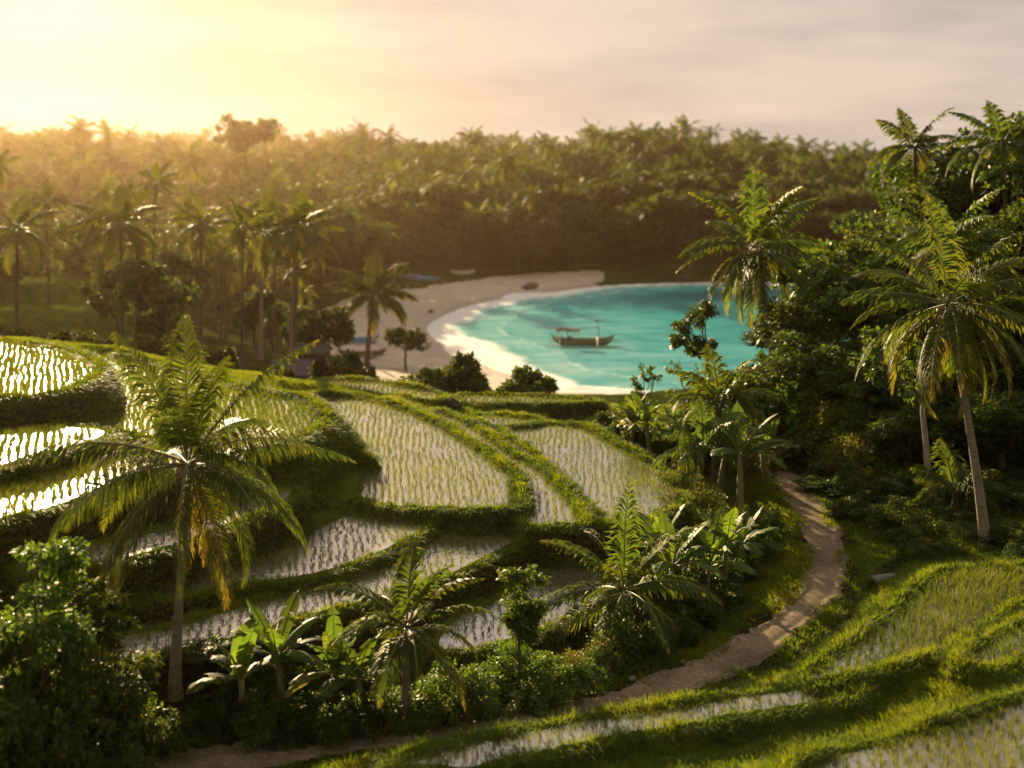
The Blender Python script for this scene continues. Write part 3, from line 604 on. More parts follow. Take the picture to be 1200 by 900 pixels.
def broadleaf(h, Rr, base, nclump, nleaf, ln, seed, matk='leaf', bark='bark_dark', lobes=7, r=0.16, flat=1.0, lean=(0, 0), wd=.3, clump=0.26, fork=0.45):
    """a tapered trunk with limbs, and a crown of leaf clumps gathered on uneven lobes with gaps between"""
    rng = np.random.default_rng(seed); ch = h - base; cc = np.array([lean[0], lean[1], base + ch * 0.52])
    L_ = []
    for i in range(lobes):
        a = i * 2.4 + rng.normal(0, .4); f = rng.uniform(-0.75, 0.85); rr = math.sqrt(max(0.08, 1 - f * f)) * rng.uniform(0.45, 0.8)
        L_.append((cc + np.array([math.cos(a) * rr * Rr, math.sin(a) * rr * Rr, f * ch * 0.42 * flat]), Rr * rng.uniform(0.30, 0.52)))
    tr, cr = MB(), MB(); fk = np.array([lean[0] * fork, lean[1] * fork, base + ch * 0.12]); fk[2] = max(fk[2], h * .12)
    tr.tube(np.stack([np.linspace(0, fk[0], 6), np.linspace(0, fk[1], 6), np.linspace(-.25, fk[2], 6)], 1) + rng.normal(0, r * .25, (6, 3)) * np.array([1, 1, 0]), np.linspace(r * 1.25, r * .75, 6), 7)
    for c, lr in L_:
        t = np.linspace(0, 1, 6)[:, None]; P = fk + (c - fk) * t + np.array([0, 0, 1]) * (np.sin(t * np.pi) * -.08 * Rr) + rng.normal(0, .03 * Rr, (6, 3)) * (t > 0) * (t < 1)
        tr.tube(P, np.linspace(r * .55, r * .12, 6), 5)
        for k in range(3):
            e = c + nrm(rng.normal(0, 1, 3) + np.array([0, 0, .5])) * lr * .9; s0 = P[3]
            tr.tube(np.stack([s0, (s0 + e) / 2 + rng.normal(0, .06 * Rr, 3), e]), [r * .2, r * .12, r * .05], 4)
    per = max(1, nclump // lobes)
    for c, lr in L_:
        dv = nrm(rng.normal(0, 1, (per, 3)) + np.array([0, 0, .25])); cl = c + dv * lr * np.array([1, 1, .85 * flat]) * rng.uniform(.55, 1.05, (per, 1))
        for q, dd in zip(cl, dv):
            cr_ = Rr * clump * rng.uniform(.6, 1.2); o = nrm(rng.normal(0, 1, (nleaf, 3)) + dd * .4); ps = q + o * cr_ * rng.random((nleaf, 1)) ** .5 * np.array([1, 1, .7])
            leaves(cr, ps, o * .6 + dd * .5, ln, wd, rng, rng.normal(.45, .1) + rng.normal(0, .16, nleaf))
    return tr.mesh('trunk', M[bark], True), cr.mesh('crown', M[matk])

def shrub_mesh(h, Rr, nclump, nleaf, ln, seed, matk='leaf', wd=.3):
    rng = np.random.default_rng(seed); mb = MB()
    for k in range(nclump):
        dv = nrm(rng.normal(0, 1, 3) * np.array([1, 1, .8]) + np.array([0, 0, .45])); f = rng.uniform(.45, 1.0)
        q = np.array([dv[0] * Rr * f, dv[1] * Rr * f, max(0.05, h * .42 + dv[2] * h * .5 * f)])
        o = nrm(rng.normal(0, 1, (nleaf, 3)) + dv * .5); ps = q + o * Rr * .30 * rng.uniform(.7, 1.2) * rng.random((nleaf, 1)) ** .5
        leaves(mb, ps, o * .6 + dv * .6 + np.array([0, 0, .2]), ln, wd, rng, rng.normal(.45, .12) + rng.normal(0, .16, nleaf))
    for k in range(5):
        a = k * 1.26; mb.tube(np.array([[0, 0, -.2], [math.cos(a) * Rr * .25, math.sin(a) * Rr * .25, h * .35], [math.cos(a) * Rr * .55, math.sin(a) * Rr * .55, h * .7]]), [.03, .02, .01], 4, 0.0)
    return mb.mesh('shrub', M[matk])

def banana_leaf(mb, ms, o, az, el, Ln, droop, wdt, tint, rng):
    K = 15; t = np.linspace(0, 1, K); p = el - droop * t ** 1.5
    d = np.stack([np.cos(p) * math.sin(az), np.cos(p) * math.cos(az), np.sin(p)], 1); pts = np.array(o) + np.vstack([[0, 0, 0], np.cumsum(d[:-1] * Ln / (K - 1), 0)])
    ms.tube(pts, 0.028 * (1 - .8 * t), 5, .8)
    sdv = np.array([math.cos(az), -math.sin(az), 0]); up = nrm(np.cross(np.broadcast_to(sdv, d.shape), d))
    w = wdt * np.sin(np.pi * np.clip((t - .14) / .86, 0, 1)) ** .55
    for sg in (-1, 1):
        i = 2; 
        while i < K - 1:
            n = int(rng.integers(1, 4)); j = min(i + n, K - 1); fold = rng.uniform(-.1, .55); gap = 0.12 if rng.random() < .5 else 0
            idx_ = np.arange(i, j + 1); V = []
            for q, ii in enumerate(idx_):
                cpt = pts[ii] - (d[ii] * Ln / (K - 1) * gap if q == len(idx_) - 1 and ii < K - 1 else 0)
                dv = sg * sdv * math.cos(fold) + np.array([0, 0, -1]) * math.sin(fold) + up[ii] * .25
                V.append([pts[ii], cpt + dv * w[ii] * .55, cpt + (dv + np.array([0, 0, -.25])) * w[ii] + d[ii] * w[ii] * .15])
            mb.grid(np.array(V), np.clip(tint + rng.normal(0, .08), 0, 1)); i = j
def banana_parts(h, n, Ln, seed):
    rng = np.random.default_rng(seed); st = MB(); lean = rng.normal(0, .12, 2)
    st.tube(np.array([[0, 0, -.2], [lean[0] * .5, lean[1] * .5, h * .5], [lean[0], lean[1], h]]), [.13, .11, .07], 9)
    parts = []
    for i in range(n):
        mb, ms = MB(), MB(); f = i / max(1, n - 1)
        banana_leaf(mb, ms, (lean[0], lean[1], h - .05), i * 2.4 + rng.normal(0, .3), 1.35 - .95 * f + rng.normal(0, .1), Ln * rng.uniform(.75, 1.1), .5 + .9 * f, .27 * rng.uniform(.85, 1.2), .48 + (.45 if f > .86 and rng.random() < .6 else 0) + rng.normal(0, .1), rng)
        parts.append((mb.mesh('leaf', M['banana'], True), ms.mesh('midrib', M['rachis'], True)))
    return st.mesh('stem', M['stem'], True), parts

def gpos(u, Y): x = (u - 600) / F * Y; return x, Y, float(H(x, Y))
def place(name, label, cat, group, parts, loc, rz=0, sc=1.0):
    root = tag(link(name, None, None, loc, rz, sc), label, cat, group)
    for nm, me in parts: link(nm, me, root)
    return root
def single(name, label, cat, group, me, loc, rz=0, sc=1.0): return tag(link(name, me, None, loc, rz, sc), label, cat, group)

# ------------------------------------------------------------------ the palms that stand near
hero_palm('coconut_palm', 'tall coconut palm with pale slender trunk standing before the terraces', 'palm', 205, 28.7, 548, 17, 3.75, 26, 5, .78, 92, (1.48, -.75), .125, 1.3, 6, .2, wd=.019, hang=1.15, dead=3)
hero_palm('coconut_palm', 'short young palm with arching fronds beside the banana clump at the thicket', 'palm', 474, 28.2, 738, 3, 2.1, 15, 9, .5, 46, (1.45, -.25), .11, 1, 0, .12, hang=.7)
hero_palm('coconut_palm', 'bushy young palm leaning over the lowest paddy beside the path thicket', 'palm', 742, 32.8, 700, -10, 2.7, 17, 17, .55, 50, (1.5, -.35), .13, 1, 0, .2, hang=.8)
hero_palm('coconut_palm', 'coconut palm with leaning grey trunk at the edge of the dark jungle', 'palm', 1155, 38.0, 362, -42, 3.5, 25, 23, .75, 60, (1.3, -.95), .15, 1.2, 5, .35, wd=.036, dead=3)
hero_palm('coconut_palm', 'coconut palm with open ragged crown rising against the bay', 'palm', 912, 58.0, 292, -26, 3.9, 22, 31, .85, 52, (1.35, -.95), .17, 1.3, 4, .3, wd=.052, dead=3)

# ------------------------------------------------------------------ bananas
BAN = [banana_parts(1.5, 9, 1.75, 101), banana_parts(1.9, 10, 1.9, 102), banana_parts(1.1, 8, 1.5, 103)]
def banana(label, group, u, Y, k, rz, sc=1.0, dz=0):
    st, lv = BAN[k]; x, y, z = gpos(u, Y); root = tag(link('banana_plant', None, None, (x, y, z), rz, sc * .88), label, 'banana plant', group)
    link('stem', st, root)
    for a, b in lv: lf = link('leaf', a, root); link('midrib', b, lf)
g1 = 'banana plants in the thicket below the terraces'
banana('banana plant with broad upright leaves between the tall palm and its clump', g1, 286, 28.4, 0, .3, .95)
banana('tallest banana plant of the clump right of the tall palm trunk', g1, 335, 28.8, 1, 1.7, .95)
banana('banana plant in the middle of the clump with a drooping leaf', g1, 385, 28.5, 0, 2.9, .9)
banana('banana plant standing against the short young palm', g1, 428, 28.7, 2, 4.1, 1.05)
g2 = 'banana plants beside the path'
for (u, Y, k, rz, sc, lb) in [(790, 34.2, 1, .5, 1.0, 'banana plant just behind the bushy young palm'), (822, 35.0, 0, 2.0, 1.05, 'dark banana plant in the middle of the clump left of the path'),
        (848, 36.2, 1, 3.6, .95, 'banana plant with a pale torn leaf nearest the bend of the path'), (872, 37.8, 2, 5.0, 1.0, 'low banana plant reaching out over the path edge'), (770, 36.5, 0, 1.1, 1.0, 'banana plant standing at the corner of the rightmost bright paddy')]:
    banana(lb, g2, u, Y, k, rz, sc)
g3 = 'banana plants at the head of the path'
for (u, Y, k, rz, sc, lb) in [(868, 43.0, 1, .2, 1.25, 'large banana plant with stiff bright leaves at the head of the path'), (842, 45.5, 0, 2.3, 1.25, 'banana plant left of the large one at the path head'), (900, 46.0, 2, 4.0, 1.3, 'small banana plant overhanging the top of the path')]:
    banana(lb, g3, u, Y, k, rz, sc)
g4 = 'banana plants above the bay'
for (u, Y, k, rz, sc, lb) in [(738, 51.0, 0, .9, 1.0, 'banana plant at the left end of the row above the bay'), (762, 50.0, 1, 2.6, .95, 'banana plant with one upright lit leaf above the bay'), (792, 50.5, 0, 4.4, 1.0, 'banana plant under the bare forked tree above the bay')]:
    banana(lb, g4, u, Y, k, rz, sc)

# ------------------------------------------------------------------ single trees that stand out
def tree_at(name, label, u, Y, vtop, Rr, seed, cat='tree', group=None, base=.35, nclump=60, nleaf=50, ln=.2, matk='leaf', bark='bark_dark', lobes=7, r=.12, flat=1.0, lean=(0, 0), clump=.26, wd=.3, fork=.45):
    x, y, z = gpos(u, Y); h = max(.8, CZ + (HV - vtop) / F * Y - z)
    return place(name, label, cat, group, list(zip(('trunk', 'crown'), broadleaf(h, Rr, h * base, nclump, nleaf, ln, seed, matk, bark, lobes, r, flat, lean, wd, clump, fork))), (x, y, z))
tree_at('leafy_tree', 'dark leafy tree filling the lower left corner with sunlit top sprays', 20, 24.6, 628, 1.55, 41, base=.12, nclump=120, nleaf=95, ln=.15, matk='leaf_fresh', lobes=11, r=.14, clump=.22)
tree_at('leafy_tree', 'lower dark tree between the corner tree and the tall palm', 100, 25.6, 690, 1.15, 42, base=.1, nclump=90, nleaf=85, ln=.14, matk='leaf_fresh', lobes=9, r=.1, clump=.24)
tree_at('small_tree', 'slender small tree with a round sunlit crown below the terraces', 609, 29.6, 663, .55, 43, base=.38, nclump=90, nleaf=60, ln=.10, matk='leaf_fresh', lobes=10, r=.045, clump=.34)
tree_at('beach_tree', 'small umbrella shaped tree standing alone on the beach sand', 475, 140, 388, 2.7, 44, base=.45, nclump=60, nleaf=40, ln=.45, matk='leaf_far', lobes=8, r=.16, flat=.8)
tree_at('forked_tree', 'nearly bare tree with forked twisting branches above the bay', 812, 53, 408, 1.5, 45, base=.3, nclump=22, nleaf=16, ln=.2, lobes=7, r=.1, clump=.22)
tree_at('thin_tree', 'thin tree with feathery tufted crown left of the open crowned palm', 838, 55, 345, 1.15, 46, base=.52, nclump=44, nleaf=50, ln=.2, matk='leaf', lobes=7, r=.09, lean=(-.9, 0), clump=.26)
tree_at('conifer_sapling', 'small pointed feathery tree in front of the turquoise water', 757, 54, 425, .7, 47, base=.3, nclump=30, nleaf=22, ln=.16, lobes=9, r=.05, clump=.2)
tree_at('pale_trunk_tree', 'tree with a pale forked trunk inside the dark jungle edge', 1092, 43, 395, 1.7, 48, base=.62, nclump=40, nleaf=50, ln=.24, bark='bark_pale', lobes=6, r=.11, lean=(-1.1, 0), fork=.35)
tree_at('rounded_tree', 'dark spreading tree at the back edge of the beach', 372, 112, 355, 3.0, 49, base=.32, nclump=80, nleaf=50, ln=.5, matk='leaf_far', lobes=9, r=.25, flat=.8)
def palm_at(name, label, u, Y, vc, Ln, seed, du=10, group=None, nf=18, leaf=.7, nl=30, wd=.05, matk='palm_far', bark='bark_dark', spread=(1.3, -.8), r=.16):
    x, y, z = gpos(u, Y); h = CZ + (HV - vc) / F * Y - z; lean = (du / F * Y, 0)
    return place(name, label, 'palm', group, list(zip(('trunk', 'crown'), palm_mesh(h, Ln, nf, seed, leaf, nl, wd, lean, r, spread, matk, bark))), (x, y, z))
palm_at('coconut_palm', 'coconut palm standing alone on the beach with bent trunk', 430, 141, 345, 5.6, 51, 8, nf=20, leaf=1.35, nl=40, wd=.13, r=.3, spread=(1.35,-.6))
palm_at('coconut_palm', 'coconut palm rising above the jungle skyline with upright fronds', 1078, 66, 172, 3.0, 52, -6, nl=34, matk='palm')
palm_at('coconut_palm', 'palm at the right edge with crown above the jungle skyline', 1185, 58, 165, 3.1, 53, -10, nl=34, matk='palm')
palm_at('coconut_palm', 'palm with broad drooping fronds behind the grey trunked palm', 1120, 50, 285, 3.2, 54, -8, nl=36, matk='palm', spread=(1.3, -.6))
palm_at('coconut_palm', 'thin shaded palm deep in the jungle right of the grey trunk', 1172, 47, 445, 1.8, 55, 0, nl=30, wd=.035, matk='palm', r=.07)
palm_at('coconut_palm', 'low spreading palm between the forked bare tree and the path head', 838, 47.5, 470, 2.3, 56, 6, nl=36, wd=.035, matk='palm', nf=15, spread=(1.4, -.3))
palm_at('coconut_palm', 'low palm with yellowed fronds left of the large banana plant', 818, 44.5, 525, 1.9, 57, 6, nl=36, wd=.03, matk='palm', nf=13, spread=(1.3, -.3))
palm_at('coconut_palm', 'low arching palm at the foot of the grey trunked palm', 1120, 41, 575, 1.6, 58, 0, nl=36, wd=.028, matk='palm', nf=12, spread=(1.3, -.1))
palm_at('coconut_palm', 'palm over the left lawn terraces with a yellow crown', 20, 92, 268, 3.6, 61, 0, leaf=.9, nl=26, wd=.08)
palm_at('coconut_palm', 'palm right of the lawn terraces with a thin bare trunk', 143, 90, 262, 4.0, 62, -2, leaf=.9, nl=26, wd=.08)
palm_at('coconut_palm', 'leaning palm with pale trunk left of the grey roofed hut', 305, 95, 272, 4.2, 63, 4, leaf=.9, nl=26, wd=.08, bark='bark')
palm_at('coconut_palm', 'palm with pale trunk rising just beside the grey roofed hut', 340, 99, 268, 4.2, 64, 8, leaf=.9, nl=26, wd=.08, bark='bark')
# flat topped tree on the far skyline
x, y, z = gpos(288, 330)
place('flat_topped_tree', 'tall flat topped tree standing above the far skyline', 'tree', None, list(zip(('trunk', 'crown'), broadleaf(CZ + (HV - 133) / F * 330 - z, 8.5, (CZ + (HV - 178) / F * 330 - z), 60, 40, 1.1, 71, 'leaf_far', 'bark_dark', 9, .5, .75, (0, 0), .35, .2))), (x, y, z))

# ------------------------------------------------------------------ shrubs
SH = {}
for kk, (mk, ln, wd_) in {'dark': ('leaf', .13, .3), 'fresh': ('leaf_fresh', .13, .3), 'yellow': ('leaf_yellow', .09, .3), 'jungle': ('leaf', .22, .32), 'far': ('leaf_far', .3, .32)}.items():
    SH[kk] = [shrub_mesh(1.6, 1.0, 34, 60, ln, 200 + 7 * i + len(kk), mk, wd_) for i in range(2)]
def shrubs(label, group, lst, kind, cat='shrub'):
    for i, (u, vt, Y, Rr) in enumerate(lst):
        x, y, z = gpos(u, Y); h = max(.5, CZ + (HV - vt) / F * Y - z)
        single('shrub', label, cat, group if len(lst) > 1 else None, SH[kind][i % 2], (x, y, z - .05), i * 1.9 + u * .01, (Rr, Rr, h / 1.75))
shrubs('dark undergrowth shrub at the foot of the lower left trees', 'undergrowth in the lower left', [(60,735,24.3,1.1),(120,775,25,1.0),(165,800,26,.8),(20,800,23.6,1.1),(200,835,27.2,.6),(130,845,24.4,.8),(70,840,23.4,.9),(240,812,28.3,.6)], 'dark')
shrubs('dark shrub under the banana clump right of the tall palm', 'shrubs under the banana clump', [(262,800,28.6,.6),(305,795,28.2,.7),(350,805,28.3,.7),(400,800,28.2,.7),(445,800,28.1,.6),(490,790,28.4,.7),(285,765,29.2,.6),(325,770,29.4,.6),(370,765,29.3,.6),(420,770,29.2,.6),(300,830,27.6,.55),(345,836,27.6,.5),(395,832,27.7,.55),(245,790,29.3,.6)], 'dark')
shrubs('dark shrub in the thicket between the young palms', 'shrubs between the young palms', [(525,768,29.3,.7),(558,770,29.4,.6),(588,765,29.9,.6),(640,757,30.0,.7),(662,772,29.6,.55),(615,790,29.2,.6),(545,795,28.6,.6),(580,800,28.7,.6),(640,795,29.2,.6),(600,740,30.6,.6),(505,800,28.2,.6)], 'fresh')
shrubs('yellow tipped shrub below the lowest paddy corner', 'yellow tipped shrubs below the lowest paddy', [(702,735,30.9,.6),(672,752,30.2,.5)], 'yellow')
shrubs('dark shrub in the tangle under the bananas beside the path', 'tangle beside the path', [(740,722,31.6,.8),(780,715,32.6,.8),(820,695,33.8,.8),(852,680,35.2,.7),(765,665,33.4,.9),(722,700,32.2,.7),(800,640,35.4,.9),(868,640,37.5,.7),(835,655,36.2,.8),(760,735,31.6,.7),(800,722,32.4,.6),(718,735,31.2,.7),(690,770,29.9,.55),(850,610,38.5,.8),(880,620,38.6,.6),(892,585,40.5,.8),(895,628,38.6,.6),(872,650,37.2,.6),(845,690,35.2,.6),(812,712,33.9,.6),(775,738,32.4,.6),(788,690,34,.9),(830,640,37,1.0),(745,690,33,.9),(808,660,35.6,1.0)], 'dark')
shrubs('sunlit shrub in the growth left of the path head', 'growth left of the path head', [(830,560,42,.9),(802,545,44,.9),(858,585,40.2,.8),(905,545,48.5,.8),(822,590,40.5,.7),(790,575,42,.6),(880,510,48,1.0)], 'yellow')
shrubs('shrub among the bananas above the bay', 'shrubs above the bay', [(722,490,53,.9),(750,495,51.5,.9),(782,490,51,1.0),(815,480,51.5,1.2),(708,480,55,.8),(830,500,49,.9)], 'jungle')
shrubs('sunlit bush in front of the jungle wall above the path', 'bushes before the jungle wall', [(985,560,45,1.0),(952,495,48.5,1.3),(1002,465,48.5,1.5),(945,435,51,1.6),(1032,520,46,1.1),(965,540,47,.9),(1010,540,45,1.0),(900,440,53,1.6),(870,430,54,1.5),(980,520,47.5,1.3),(1010,580,42.5,.9),(960,565,45.5,.8),(1040,560,43,1.0),(995,590,42,.7),(860,455,53,1.4),(840,440,54,1.3),(885,465,51,1.3),(935,530,48.5,.9),(915,400,55,1.7),(925,480,51,1.3),(1050,480,47,1.2)], 'jungle')
shrubs('yellow green sunlit bush on the jungle front above the path bend', 'sunlit bushes on the jungle front', [(1000,500,46,1.0),(975,520,47,1.0),(1025,480,47,1.1),(985,455,49,1.2),(1012,540,44.5,.8),(960,470,50,1.1)], 'yellow')  # yellow leaf colour stands in for sunlight on these bushes
shrubs('fountain of green grassy leaves at the foot of the jungle', None, [(1052,578,39.8,1.0)], 'fresh')
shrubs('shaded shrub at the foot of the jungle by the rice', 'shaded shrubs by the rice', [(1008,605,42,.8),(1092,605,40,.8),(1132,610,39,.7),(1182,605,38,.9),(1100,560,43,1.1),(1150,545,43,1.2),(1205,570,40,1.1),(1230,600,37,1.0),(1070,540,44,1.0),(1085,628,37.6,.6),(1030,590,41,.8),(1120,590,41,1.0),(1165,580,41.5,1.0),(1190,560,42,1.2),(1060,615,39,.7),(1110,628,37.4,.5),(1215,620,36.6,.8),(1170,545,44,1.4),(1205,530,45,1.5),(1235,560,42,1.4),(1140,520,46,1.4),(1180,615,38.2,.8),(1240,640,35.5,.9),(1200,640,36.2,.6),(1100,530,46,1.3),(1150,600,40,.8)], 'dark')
shrubs('rounded bush alone on the terrace edge before the bay', None, [(620,428,65.5,1.35)], 'far')
shrubs('tall loose bush on the terrace edge left of the bay', None, [(540,411,66,1.15)], 'far')
shrubs('low bush joined to the tall loose bush at the terrace edge', 'low bushes at the terrace edge', [(495,430,65.5,1.2),(562,440,65,.7)], 'far')
shrubs('bush between the grey roofed hut and the beach palm', 'bushes between hut and beach palm', [(398,408,80,1.6),(328,428,78,.9),(385,415,76,1.0),(425,425,78,.9)], 'far')
shrubs('small tuft bush on the low bund at the back of the terraces', 'tuft bushes on the back bunds', [(655,488,57.5,.45),(530,470,57.5,.5),(700,488,56,.4),(585,462,61,.35)], 'far')
shrubs('bush at the foot of the lawn terraces behind the top paddy', 'bushes below the lawn terraces', [(-5,372,82,1.6),(30,380,76,1.4),(62,384,72,1.2),(95,385,74,1.4),(125,392,72,1.1),(160,390,76,1.5),(205,400,76,1.4),(250,402,78,1.5)], 'far')

# ------------------------------------------------------------------ jungle bank on the right
JT = [broadleaf(10, 3.0, 2.2, 110, 60, .30, 300 + i, ['leaf', 'leaf', 'leaf_fresh', 'leaf'][i], 'bark_dark', 10, .2, 1.0, (0, 0), .33, .22) for i in range(4)]
rng = np.random.default_rng(77)
for (u, Y, vt, Rr) in [(885,58,430,2.0),(938,60,345,2.3),(925,66,375,2.2),(965,57,270,2.9),(1000,62,250,3.0),(1030,54,285,2.8),(960,52,385,2.2),(1060,60,205,3.2),(1085,54,330,2.4),(1095,68,178,3.6),(1140,62,165,3.6),(1130,52,340,2.6),
        (1175,55,260,3.0),(1200,62,118,3.8),(1160,66,140,3.8),(1235,56,140,3.6),(1215,48,330,2.6),(1250,50,220,3.2),(1180,47,430,2.0),(1240,66,120,4.0),(1045,49,430,1.9),(1010,50,400,2.0),(985,70,280,3.0),(1030,72,235,3.2),(1290,58,130,4.0),(1270,45,380,2.4),(1120,78,185,3.6),(955,74,330,2.6),(880,72,440,2.0),(1320,50,180,3.6),(1065,46,470,1.6),(1105,45.5,480,1.6),(1140,45,470,1.6),(1175,44,455,1.8),(1212,43,440,1.9),(1085,48,420,2.0),(1150,48,400,2.2),(1200,47,380,2.2),(852,57,445,1.5),(905,55,410,1.9),(945,53,405,2.0),(1105,58,240,2.6),(1195,52,230,2.8)]:
    x, y, z = gpos(u, Y); h = CZ + (HV - vt) / F * Y - z
    place('jungle_tree', 'dense broadleaf tree packed into the jungle bank right of the bay', 'tree', 'trees of the jungle bank', list(zip(('trunk', 'crown'), JT[int(rng.integers(4))])), (x, y, z), rng.uniform(0, 6.28), (Rr / 3.0, Rr / 3.0, h / 10.3))

# ------------------------------------------------------------------ forest on the left, behind the beach and on the far hills
FT = [broadleaf(11, 4.2, 2.0, 60, 34, .80, 400 + i, 'leaf_far', 'bark_dark', 9, .25, 1.0, (0, 0), .38, .22) for i in range(4)]
FP = [palm_mesh(13 + i, 3.9, 17, 420 + i, 1.0, 16, .11, (.6 * (i - 1), 0), .2, (1.3, -.9)) for i in range(3)]
BT = [broadleaf(12, 6.2, 2.5, 90, 30, 1.15, 440 + i, 'leaf_far', 'bark_dark', 10, .3, .9, (0, 0), .34, .24) for i in range(3)]
def forest(label_t, label_p, gt, gp, pts, ppalm, hmin, hmax):
    for (x, y) in pts:
        z = float(H(x, y)); d = float(look(GD, x, y))
        if d < 3: continue
        pp = ppalm * 1.2 * (1 - .9 * sstep(-5, 25, x)) if y > 255 else ppalm
        if rng.random() < pp:
            s = rng.uniform(hmin, hmax) * (1.0 + (.6 if y > 262 else .05) * rng.random() ** 2) * 1.12 / 14; place('coconut_palm', label_p, 'palm', gp, list(zip(('trunk', 'crown'), FP[int(rng.integers(3))])), (x, y, z), rng.uniform(0, 6.28), (s * rng.uniform(.75, 1.15),) * 2 + (s,))
        else:
            s = rng.uniform(hmin * .6, hmax * (1.2 if y > 170 else .85)) / 11; w = s * rng.uniform(.8, 1.45 if y > 170 else 1.1); place('forest_tree', label_t, 'tree', gt, list(zip(('trunk', 'crown'), (BT[int(rng.integers(3))] if y > 170 and rng.random() < .5 else FT[int(rng.integers(4))]))), (x, y, z), rng.uniform(0, 6.28), (w, w, s))
mid = []
for Y in (84, 92, 99, 107, 116, 126, 137, 149, 162):
    for u in np.arange(-60, 372, 4.6 * F / Y):
        if Y < 98 and (u < 110): continue
        if Y < 112 and -20 < u < 88: continue
        if Y < 96 and u > 275: continue
        mid.append(((u - 600) / F * Y + rng.normal(0, 1.1), Y + rng.normal(0, 2)))
forest('hazy leafy tree in the sunlit grove left of the beach', 'hazy palm in the sunlit grove left of the beach', 'leafy trees of the grove left of the beach', 'palms of the grove left of the beach', mid, .68, 6.5, 9.5)
back = []
for Y in np.arange(178, 262, 9.0):
    for u in np.arange(-60, 440, 5.5 * F / Y):
        x = (u - 600) / F * Y + rng.normal(0, 1.5); yy = Y + rng.normal(0, 2)
        if float(look(GD, x, yy)) > 23 and rng.random() < .8: back.append((x, yy))
forest('hazy leafy tree in the wood behind the beach', 'hazy palm in the wood behind the beach', 'leafy trees of the wood behind the beach', 'palms of the wood behind the beach', back, .4, 9, 13)
hill, rest = [], []
for k, Y in enumerate(np.arange(263, 470, 9.0)):
    for u in np.arange(-60, 1260, 6.0 * F / Y):
        x = (u - 600) / F * Y + rng.normal(0, 2); yy = Y + rng.normal(0, 3); d = float(look(GD, x, yy))
        if d < (5 if x > 30 else 22): continue
        (hill if (Y < 300 or (k % 4 == 0)) and u > 60 and u < 1090 else rest).append((x, yy))
forest('hazy leafy tree on the wooded hill across the bay', 'hazy palm on the wooded hill across the bay', 'leafy trees of the hill across the bay', 'palms of the hill across the bay', hill, .42, 9, 13)
for k in range(420):
    Y = rng.uniform(520, 760); x = rng.uniform(-330, -60) if k < 300 else rng.uniform(-80, 120); rest.append((x, Y))
# the wood beyond reads as one mass
def mesh_arrays(me):
    n = len(me.vertices); co = np.zeros(n * 3, np.float32); me.vertices.foreach_get('co', co); t = np.zeros(n, np.float32); me.attributes['tint'].data.foreach_get('value', t)
    ls = np.zeros(len(me.loops), np.int32); me.loops.foreach_get('vertex_index', ls); tot = np.zeros(len(me.polygons), np.int32); me.polygons.foreach_get('loop_total', tot)
    st = np.zeros(len(me.polygons), np.int32); me.polygons.foreach_get('loop_start', st)
    q = st[tot == 4]; Q = ls[q[:, None] + np.arange(4)]; tq = st[tot == 3]; T = ls[tq[:, None] + np.arange(3)] if len(tq) else None
    return co.reshape(-1, 3), Q, T, t
CH = [mesh_arrays(broadleaf(11, 4.6, 2.0, 34, 18, 1.5, 450 + i, 'leaf_far', 'bark_dark', 8, .25, 1.0, (0, 0), .42, .22)[1]) for i in range(2)] + [mesh_arrays(palm_mesh(13, 3.9, 14, 460 + i, 1.0, 10, .16, (.4, 0), .2, (1.3, -.9), K=5)[1]) for i in range(2)]
mb = MB()
for (x, y) in rest:
    v, Q, T, t = CH[int(rng.integers(4))]; a = rng.uniform(0, 6.28); s = rng.uniform(.8, 1.25); c_, s_ = math.cos(a) * s, math.sin(a) * s
    mb.add(np.stack([v[:, 0] * c_ - v[:, 1] * s_ + x, v[:, 0] * s_ + v[:, 1] * c_ + y, v[:, 2] * s + float(H(x, y))], 1), Q, T, np.clip(t + rng.normal(0, .12), 0, 1))
tag(link('distant_forest', mb.mesh('distant_forest', M['leaf_far'])), kind='stuff')
print('COUNTS mid', len(mid), 'back', len(back), 'hill', len(hill), 'rest', len(rest))

# ------------------------------------------------------------------ boats
M['hull'] = solid('hull_paint', (0.27, 0.21, 0.11), 0.5, 0.4, 3, .15); M['hull_dark'] = solid('hull_green', (0.05, 0.10, 0.075), 0.5, 0.4, 3, .2)
M['wood'] = solid('weathered_wood', (0.16, 0.12, 0.08), 0.8, 0.2, 4, .3, .3, (8, 1, 1)); M['canvas'] = solid('dark_canvas', (0.10, 0.09, 0.085), 0.9, 0.1, 3, .2)
M['white'] = solid('white_paint', (0.75, 0.73, 0.68), 0.5, 0.4, 3, .1); M['blue'] = solid('blue_paint', (0.05, 0.25, 0.48), 0.5, 0.4, 3, .2); M['purple'] = solid('purple_paint', (0.13, 0.10, 0.30), 0.6, 0.3, 3, .2)
M['tin'] = solid('grey_sheet_roof', (0.09, 0.08, 0.10), 0.9, 0.1, 2, .2, .4, (14, 1, 1)); M['bamboo'] = solid('bamboo_pole', (0.34, 0.29, 0.17), 0.5, 0.3, 6, .25); M['red'] = solid('red_cloth', (0.45, 0.06, 0.04), 0.8, .1, 4, .2)
